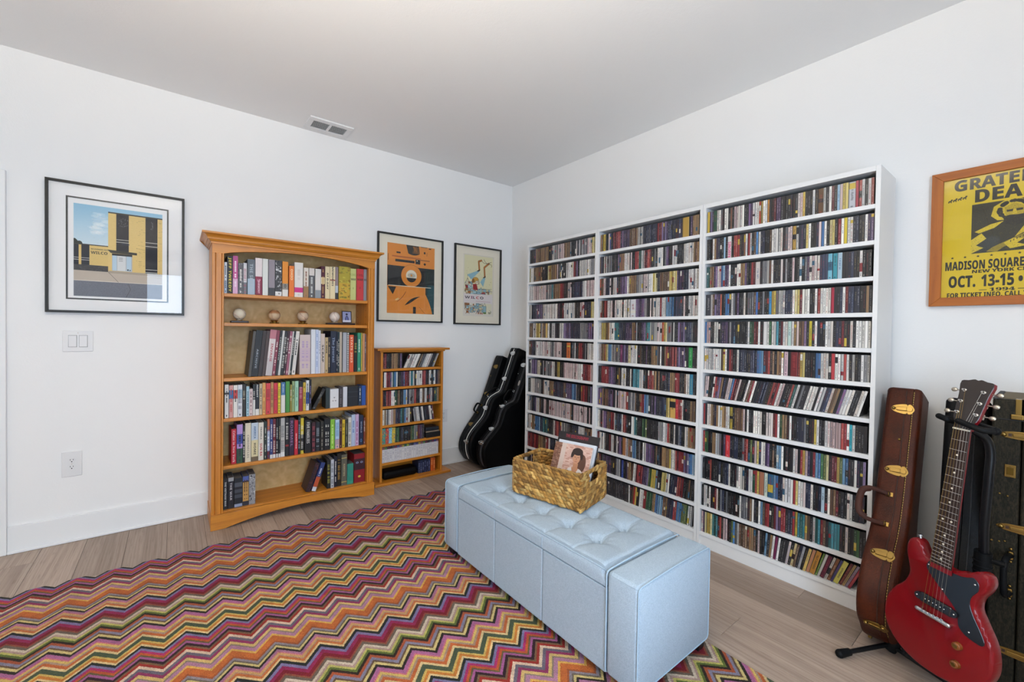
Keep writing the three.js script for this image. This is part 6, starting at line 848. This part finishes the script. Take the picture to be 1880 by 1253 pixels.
// tall rectangular case at the right edge
{
  const x0 = -0.45, x1 = -0.105, z0 = 3.337, zs = 3.4055, z1 = 3.475, h = 1.045;
  const c = thing('hard_case', 'tall rectangular olive black hard case with brass hardware, at right edge', 'guitar case', [0, 0, 0]);
  part(c, 'lid', metres(rbox(x0, x1, 0.008, h, z0, zs - 0.001, 0.007, 3), 'y'), M.oliveTolex); part(c, 'body_shell', metres(rbox(x0, x1, 0.008, h, zs + 0.001, z1, 0.007, 3), 'y'), M.oliveTolex);
  part(c, 'end_binding', [rbox(x0 - 0.0012, x1, h - 0.072, h - 0.068, z0 - 0.001, z1 + 0.001, 0.001), rbox(x0 - 0.0012, x1, h - 0.0015, h + 0.0012, z0 - 0.001, z0 + 0.012, 0.001)], M.dark);
  part(c, 'top_inlay', rbox(x0 + 0.035, x1 - 0.03, h - 0.001, h + 0.0015, z0 + 0.016, z1 - 0.016, 0.001), std({ color: '#6a5f48', roughness: 0.8 }));
  const latch = (y, k = 1) => {
    const L = new THREE.Group(); L.name = 'latch'; L.position.set(x0, y, zs); L.rotation.y = -Math.PI / 2; c.add(L);
    part(L, 'latch_plate', extrude(smoothShape([[-0.052, 0], [-0.04, 0.009], [-0.008, 0.0135], [0.03, 0.0135], [0.05, 0.006], [0.05, -0.006], [0.03, -0.0135], [-0.008, -0.0135], [-0.04, -0.009]], true, 4), 0.0025, 0.0008, 2), M.brass);
    part(L, 'lever', [rbox(-0.02, 0.03, -0.006, 0.006, 0.0025, 0.009, 0.002, 2), ball(-0.04, 0, 0.004, 0.0075, 12, 8)], M.brass);
    part(L, 'window', [box(-0.03, -0.022, -0.005, 0.005, 0.0028, 0.0036), box(0.034, 0.042, -0.004, 0.004, 0.0028, 0.0036)], std({ color: '#3a2210', roughness: 0.5 }));
  };
  latch(0.922); latch(0.597); latch(0.16);
  const lock = new THREE.Group(); lock.name = 'lock_plate'; lock.position.set(x0, 0.795, 3.382); lock.rotation.y = -Math.PI / 2; c.add(lock);
  part(lock, 'plate', rbox(-0.013, 0.013, -0.022, 0.022, 0, 0.003, 0.002, 2), M.brass); part(lock, 'hasp', rbox(-0.008, 0.008, -0.013, 0.013, 0.003, 0.006, 0.001), std({ color: '#6b5426', roughness: 0.4, metalness: 1 })); for (const y of [-0.017, 0.017]) part(lock, 'rivet', ball(0, y, 0.003, 0.002, 8, 6), M.brass);
  for (const [y, z] of [[0.71, 3.36], [0.706, 3.378], [0.54, 3.362], [0.545, 3.375], [0.538, 3.345]]) part(c, 'rivet', ball(x0, y, z, 0.0035, 10, 7), M.brass);
  part(c, 'corner_bracket', [rbox(x0 - 0.002, x0 + 0.004, h - 0.055, h + 0.002, zs - 0.016, zs - 0.002, 0.001), rbox(x0 - 0.002, x0 + 0.03, h, h + 0.003, zs - 0.016, zs - 0.002, 0.001), rbox(x0 - 0.006, x0 + 0.002, h - 0.068, h - 0.05, zs - 0.026, zs + 0.004, 0.003, 2)], M.brass);
  for (const y of [0.502, 0.372]) part(c, 'handle_mount', [rbox(x0 - 0.012, x0 + 0.001, y - 0.014, y + 0.014, 3.384, 3.396, 0.003, 2), ball(x0 - 0.004, y - 0.022, 3.39, 0.0045, 10, 8), ball(x0 - 0.004, y + 0.022, 3.39, 0.0045, 10, 8)], M.brass);
  part(c, 'handle', tube([[x0 - 0.004, 0.502, 3.39], [x0 - 0.04, 0.503, 3.382], [x0 - 0.062, 0.485, 3.378], [x0 - 0.066, 0.437, 3.377], [x0 - 0.062, 0.388, 3.378], [x0 - 0.04, 0.371, 3.382], [x0 - 0.004, 0.372, 3.39]], 0.0085, 60, 10), M.rubber);
  for (const z of [z0 + 0.03, z1 - 0.03]) for (const x of [x0 + 0.04, x1 - 0.04]) part(c, 'foot', (() => { const g = new THREE.CylinderGeometry(0.01, 0.008, 0.0085, 14); g.translate(x, 0.00425, z); return g; })(), M.brass);
}
// ------------------------------------------------------------------ red electric guitar
const GT = V3(-0.7595, 0.3318, 3.2378), GM = new THREE.Matrix4().makeBasis(V3(-0.422, -0.043, 0.905).normalize(), V3(0.065, 0.995, 0.077).normalize(), V3(-0.904, 0.091, -0.417).normalize());
{
  const gt = thing('electric_guitar', 'cherry red double cutaway electric guitar with black pickguard on black stand', 'guitar'); gt.position.copy(GT); gt.quaternion.setFromRotationMatrix(GM);
  const body = smoothShape([[-0.03, 0.168], [-0.046, 0.172], [-0.06, 0.196], [-0.075, 0.216], [-0.09, 0.218], [-0.103, 0.204], [-0.107, 0.17], [-0.096, 0.128], [-0.089, 0.098], [-0.099, 0.056], [-0.124, 0.02], [-0.142, -0.02], [-0.148, -0.066], [-0.141, -0.108], [-0.118, -0.146], [-0.082, -0.174], [-0.036, -0.19], [0.014, -0.192], [0.062, -0.184], [0.104, -0.164], [0.135, -0.132], [0.15, -0.09], [0.15, -0.046], [0.138, 0.002], [0.112, 0.05], [0.095, 0.084], [0.096, 0.116], [0.11, 0.148], [0.116, 0.178], [0.108, 0.198], [0.092, 0.203], [0.074, 0.192], [0.058, 0.18], [0.042, 0.176], [0.03, 0.168]], true, -260);
  const tb = 0.045, zt = -0.012; const bd = extrude(body, tb - 0.014, 0.007, 4); bd.translate(0, 0, zt - tb + 0.007); part(gt, 'body', crease(bd, 0.8), M.cherry);
  // neck: a D profile that widens towards the body
  const nw = (y) => lerp(0.0215, 0.0285, (0.628 - y) / 0.452), ring = []; const N = 14;
  for (const y of [0.15, 0.2, 0.3, 0.4, 0.5, 0.6, 0.632]) { const w = nw(y), d = lerp(0.018, 0.0235, (0.628 - y) / 0.46); ring.push([[w, y, -0.0056]].concat(Array.from({ length: N + 1 }, (_, i) => { const a = Math.PI * i / N; return [w * Math.cos(a), y, -0.006 - d * Math.sin(a)]; })).concat([[-w, y, -0.0056]])); }
  const np = []; for (let k = 0; k < ring.length - 1; k++) { const n = ring[k].length; for (let i = 0; i < n; i++) { const j = (i + 1) % n; np.push(...ring[k][i], ...ring[k][j], ...ring[k + 1][j], ...ring[k][i], ...ring[k + 1][j], ...ring[k + 1][i]); } }
  const ng = new THREE.BufferGeometry(); ng.setAttribute('position', new THREE.BufferAttribute(new Float32Array(np), 3)); ng.computeVertexNormals(); const neck = part(gt, 'neck', crease(ng, 0.7), M.cherry);
  const fbS = [[-nw(0.176), 0.168], [nw(0.176), 0.168], [0.0215, 0.628], [-0.0215, 0.628]]; const fb = extrude(fbS, 0.0048, 0.0006, 1); fb.translate(0, 0, -0.0054); part(gt, 'fretboard', fb, M.rosewood);
  for (let i = 1; i <= 22; i++) { const y = 0.628 * Math.pow(2, -i / 12), w = nw(y) - 0.0006; part(gt, 'fret', rod([-w, y, -0.0002], [w, y, -0.0002], 0.0011, 6), M.chrome); }
  const dot = (x, y) => { const g = new THREE.CylinderGeometry(0.0031, 0.0031, 0.0006, 16); g.rotateX(Math.PI / 2); g.translate(x, y, 0.0001); part(gt, 'fret_dot', g, M.ivory); };
  for (const f of [3, 5, 7, 9, 15, 17, 19, 21]) dot(0, 0.314 * (Math.pow(2, -f / 12) + Math.pow(2, -(f - 1) / 12))); for (const x of [-0.0115, 0.0115]) dot(x, 0.314 * (Math.pow(2, -1) + Math.pow(2, -11 / 12)));
  part(gt, 'nut', rbox(-0.0217, 0.0217, 0.6275, 0.6325, -0.004, 0.0028, 0.0008), M.ivory);
  // headstock, tilted back
  const ht = deg(-14), tilt = (g) => { g.translate(0, -0.632, 0); g.rotateX(ht); g.translate(0, 0.632, -0.003); return g; };
  const hs = smoothShape([[-0.0215, 0.632], [-0.0225, 0.645], [-0.031, 0.668], [-0.034, 0.7], [-0.0375, 0.75], [-0.041, 0.794], [-0.024, 0.798], [-0.008, 0.803], [0.0, 0.8], [0.008, 0.803], [0.024, 0.798], [0.041, 0.794], [0.0375, 0.75], [0.034, 0.7], [0.031, 0.668], [0.0225, 0.645], [0.0215, 0.632]], true, 3);
  const head = part(gt, 'headstock', tilt(extrude(hs, 0.0125, 0.0012, 1).translate(0, 0, -0.0145)), M.cherry); part(head, 'head_veneer', tilt(extrude(hs, 0.0015, 0.0003, 1).translate(0, 0, -0.0006)), M.headPlate);
  const posts = []; for (const s of [-1, 1]) for (let i = 0; i < 3; i++) {
    const x = s * 0.0245, y = 0.685 + i * 0.0385; posts.push([x, y, s, i]); const t = new THREE.Group(); t.name = 'tuner'; gt.add(t);
    part(t, 'post', tilt(merge([rod([x, y, -0.001], [x, y, 0.013], 0.003, 12), rod([x, y, 0.0008], [x, y, 0.003], 0.0052, 16)])), M.chrome);
    const bt = ball(s * 0.061, y, -0.009, 1, 14, 10), bp = bt.attributes.position; for (let k = 0; k < bp.count; k++) bp.setXYZ(k, s * 0.058 + (bp.getX(k) - s * 0.061) * 0.009, y + (bp.getY(k) - y) * 0.0075, -0.009 + (bp.getZ(k) + 0.009) * 0.0042); bt.computeVertexNormals();
    part(t, 'button', tilt(merge([bt, rod([s * 0.036, y, -0.009], [s * 0.054, y, -0.009], 0.002, 8)])), M.nickel);
    part(t, 'housing', tilt(rbox(x - 0.008, x + 0.008, y - 0.009, y + 0.009, -0.024, -0.0148, 0.002, 1)), M.nickel);
  }
  for (let i = 0; i < 6; i++) {
    const u = (i - 2.5) / 2.5, x0 = u * 0.0262, x1 = u * 0.0178, pi = i < 3 ? posts[2 - (2 - i)] : posts[3 + (5 - i)], e = V3(pi[0] - Math.sign(pi[0]) * 0.003, pi[1] - 0.632, 0.006).applyAxisAngle(V3(1, 0, 0), ht).add(V3(0, 0.632, -0.003)), r = [0.0006, 0.0005, 0.00042, 0.00036, 0.0003, 0.00026][i];
    part(gt, 'string', [rod([x0, 0.0, 0.0045], [x1, 0.6325, 0.003], r, 5), rod([x1, 0.6325, 0.003], e.toArray(), r, 5)], i < 3 ? M.brass : M.nickel);
  }
  // pickguard, pickup, bridge, knobs
  const pgS = smoothShape([[-0.033, 0.166], [-0.041, 0.15], [-0.037, 0.135], [0.0, 0.098], [0.045, 0.058], [0.056, 0.04], [0.062, 0.008], [0.078, -0.008], [0.1, -0.014], [0.122, -0.014], [0.127, -0.004], [0.118, 0.018], [0.088, 0.07], [0.08, 0.096], [0.083, 0.118], [0.095, 0.142], [0.093, 0.165], [0.08, 0.176], [0.064, 0.168], [0.045, 0.162], [0.0, 0.163]], true, 4);
  const pg = part(gt, 'pickguard', extrude(pgS, 0.0018, 0.0005, 1).translate(0, 0, zt), M.pickguard);
  for (const [x, y] of [[-0.035, 0.152], [0.01, 0.094], [0.086, 0.158], [0.089, 0.006]]) part(pg, 'screw', ball(x, y, zt + 0.0026, 0.0032, 10, 6), M.chrome);
  const pk = part(gt, 'pickup', rbox(-0.044, 0.044, 0.021, 0.053, zt - 0.001, zt + 0.0105, 0.006, 3), M.pickguard); for (const s of [-1, 1]) { const g = new THREE.CylinderGeometry(0.012, 0.012, 0.009, 20); g.rotateX(Math.PI / 2); g.translate(s * 0.047, 0.037, zt + 0.0045); part(pk, 'pickup_ear', g, M.pickguard); part(pk, 'screw', ball(s * 0.051, 0.037, zt + 0.0094, 0.0028, 10, 6), M.chrome); } for (let i = 0; i < 6; i++) part(pk, 'pole_piece', ball((i - 2.5) * 0.0104, 0.037, zt + 0.0105, 0.0024, 10, 6), M.chrome);
  part(gt, 'bridge', [(() => { const g = new THREE.CapsuleGeometry(0.0072, 0.084, 6, 16); g.rotateZ(Math.PI / 2); g.translate(0, -0.006, zt + 0.0095); return g; })(), ...[0, 1, 2, 3, 4, 5].map((i) => rbox((i - 2.5) * 0.0105 - 0.004, (i - 2.5) * 0.0105 + 0.004, -0.003 + i * 0.0009 - 0.003, 0.003 + i * 0.0009 - 0.003, zt + 0.011, zt + 0.0168, 0.001))], M.chrome); for (const s of [-1, 1]) part(gt, 'bridge_stud', (() => { const g = new THREE.CylinderGeometry(0.0062, 0.0062, 0.013, 18); g.rotateX(Math.PI / 2); g.translate(s * 0.043, -0.006, zt + 0.0065); return g; })(), M.chrome);
  const gold = phy({ color: '#8a4c16', roughness: 0.2, clearcoat: 1, clearcoatRoughness: 0.05, metalness: 0.35 });
  for (const [x, y] of [[0.068, -0.055], [0.07, -0.114]]) { const k = part(gt, 'knob', new THREE.LatheGeometry([[0.0125, 0], [0.0128, 0.002], [0.0112, 0.011], [0.0095, 0.013], [0.001, 0.0134]].map((p) => new THREE.Vector2(...p)), 26).rotateX(Math.PI / 2).translate(x, y, zt), gold); part(k, 'knob_cap', (() => { const g = new THREE.CylinderGeometry(0.0055, 0.006, 0.0012, 18); g.rotateX(Math.PI / 2); g.translate(x, y, zt + 0.0138); return g; })(), M.brass); }
  part(gt, 'strap_button', [rod([-0.083, 0.218, zt - 0.022], [-0.085, 0.227, zt - 0.022], 0.004, 12), rod([-0.085, 0.227, zt - 0.022], [-0.0857, 0.2305, zt - 0.022], 0.0072, 14)], M.chrome);
}
// ------------------------------------------------------------------ guitar stand
{
  const s = thing('guitar_stand', 'black tubular tripod stand holding the red electric guitar', 'stand');
  const g2w = (x, y, z) => V3(x, y, z).applyMatrix4(GM).add(GT), hub = [-0.53, 0.045, 3.095];
  const foot = (name, tip) => { const A = V3(...hub), B = V3(...tip), k = A.clone().lerp(B, 0.8); part(s, 'leg', rod(hub, B.toArray(), 0.0085, 12), M.blackMetal); part(s, 'rubber_foot', [rod(k.toArray(), B.toArray(), 0.0125, 14, 0.0155), ball(B.x, B.y, B.z, 0.015, 14, 10)], M.rubber); };
  foot('a', [-0.705, 0.016, 2.98]); foot('b', [-0.66, 0.016, 3.47]); foot('c', [-0.36, 0.016, 3.16]);
  part(s, 'hub', [rod([-0.53, 0.028, 3.095], [-0.53, 0.085, 3.12], 0.021, 18)], M.rubber);
  const yl = g2w(-0.06, 0.652, -0.03), yr = g2w(0.07, 0.644, -0.026), top = [-0.625, 0.945, 3.34];
  part(s, 'upright', tube([[-0.53, 0.06, 3.105], [-0.545, 0.2, 3.2], [-0.575, 0.34, 3.305], [-0.59, 0.45, 3.334], [-0.6, 0.62, 3.336], [-0.606, 0.8, 3.343], [-0.606, 0.875, 3.345], [-0.613, 0.92, 3.336], [-0.63, 0.945, 3.31], [-0.642, 0.95, 3.29]], 0.0125, 120, 14), M.blackMetal);
  part(s, 'height_collar', [rod([-0.587, 0.44, 3.333], [-0.594, 0.535, 3.335], 0.022, 20), ...[0.45, 0.468, 0.486, 0.504].map((y) => { const t = new THREE.TorusGeometry(0.0222, 0.0024, 6, 22); t.rotateX(Math.PI / 2); t.translate(-0.59, y, 3.334); return t; })], M.rubber);
  part(s, 'height_knob', rod([-0.592, 0.512, 3.35], [-0.6, 0.512, 3.385], 0.009, 12), M.rubber);
  part(s, 'neck_yoke', tube([yl.toArray(), g2w(-0.035, 0.65, -0.04).toArray(), g2w(0, 0.648, -0.046).toArray(), g2w(0.04, 0.646, -0.042).toArray(), yr.toArray()], 0.012, 40, 12), M.rubber);
  part(s, 'yoke_arm', [tube([yl.toArray(), g2w(-0.062, 0.656, -0.01).toArray(), g2w(-0.055, 0.66, 0.012).toArray(), g2w(-0.034, 0.655, 0.014).toArray()], 0.0095, 30, 12), ball(...g2w(-0.034, 0.655, 0.014).toArray(), 0.0098)], M.rubber, 'left rubber arm of the neck yoke');
  part(s, 'yoke_arm', [tube([yr.toArray(), g2w(0.066, 0.642, -0.004).toArray(), g2w(0.05, 0.644, 0.014).toArray(), g2w(0.0, 0.656, 0.016).toArray()], 0.0095, 30, 12), ball(...g2w(0, 0.656, 0.016).toArray(), 0.0098), ball(...yr.toArray(), 0.0125)], M.rubber, 'right rubber arm of the neck yoke');
  // cradle arms under the body
  const lo = [g2w(-0.075, -0.188, -0.085), g2w(0.06, -0.197, -0.085)];
  for (const p of lo) { const f = p.clone().add(g2w(0, 0, 0.06).sub(GT)), k = p.clone().lerp(f, 0.98), up = V3(0, 0.028, 0); part(s, 'cradle_arm', tube([[-0.545, 0.16, 3.17], p.toArray(), k.toArray(), k.clone().addScaledVector(up, 0.35).toArray()], 0.0085, 50, 12, false, 'centripetal'), M.rubber); }
}
// ------------------------------------------------------------------ the two atlases are drawn once every spine is known
cdMat.map = paint(cdA); bookMat.map = paint(bkA);
scene.traverse((o) => { if (o.isMesh) { o.castShadow = true; o.receiveShadow = true; } if (o.isPointLight) o.castShadow = true; });
renderer.render(scene, camera);
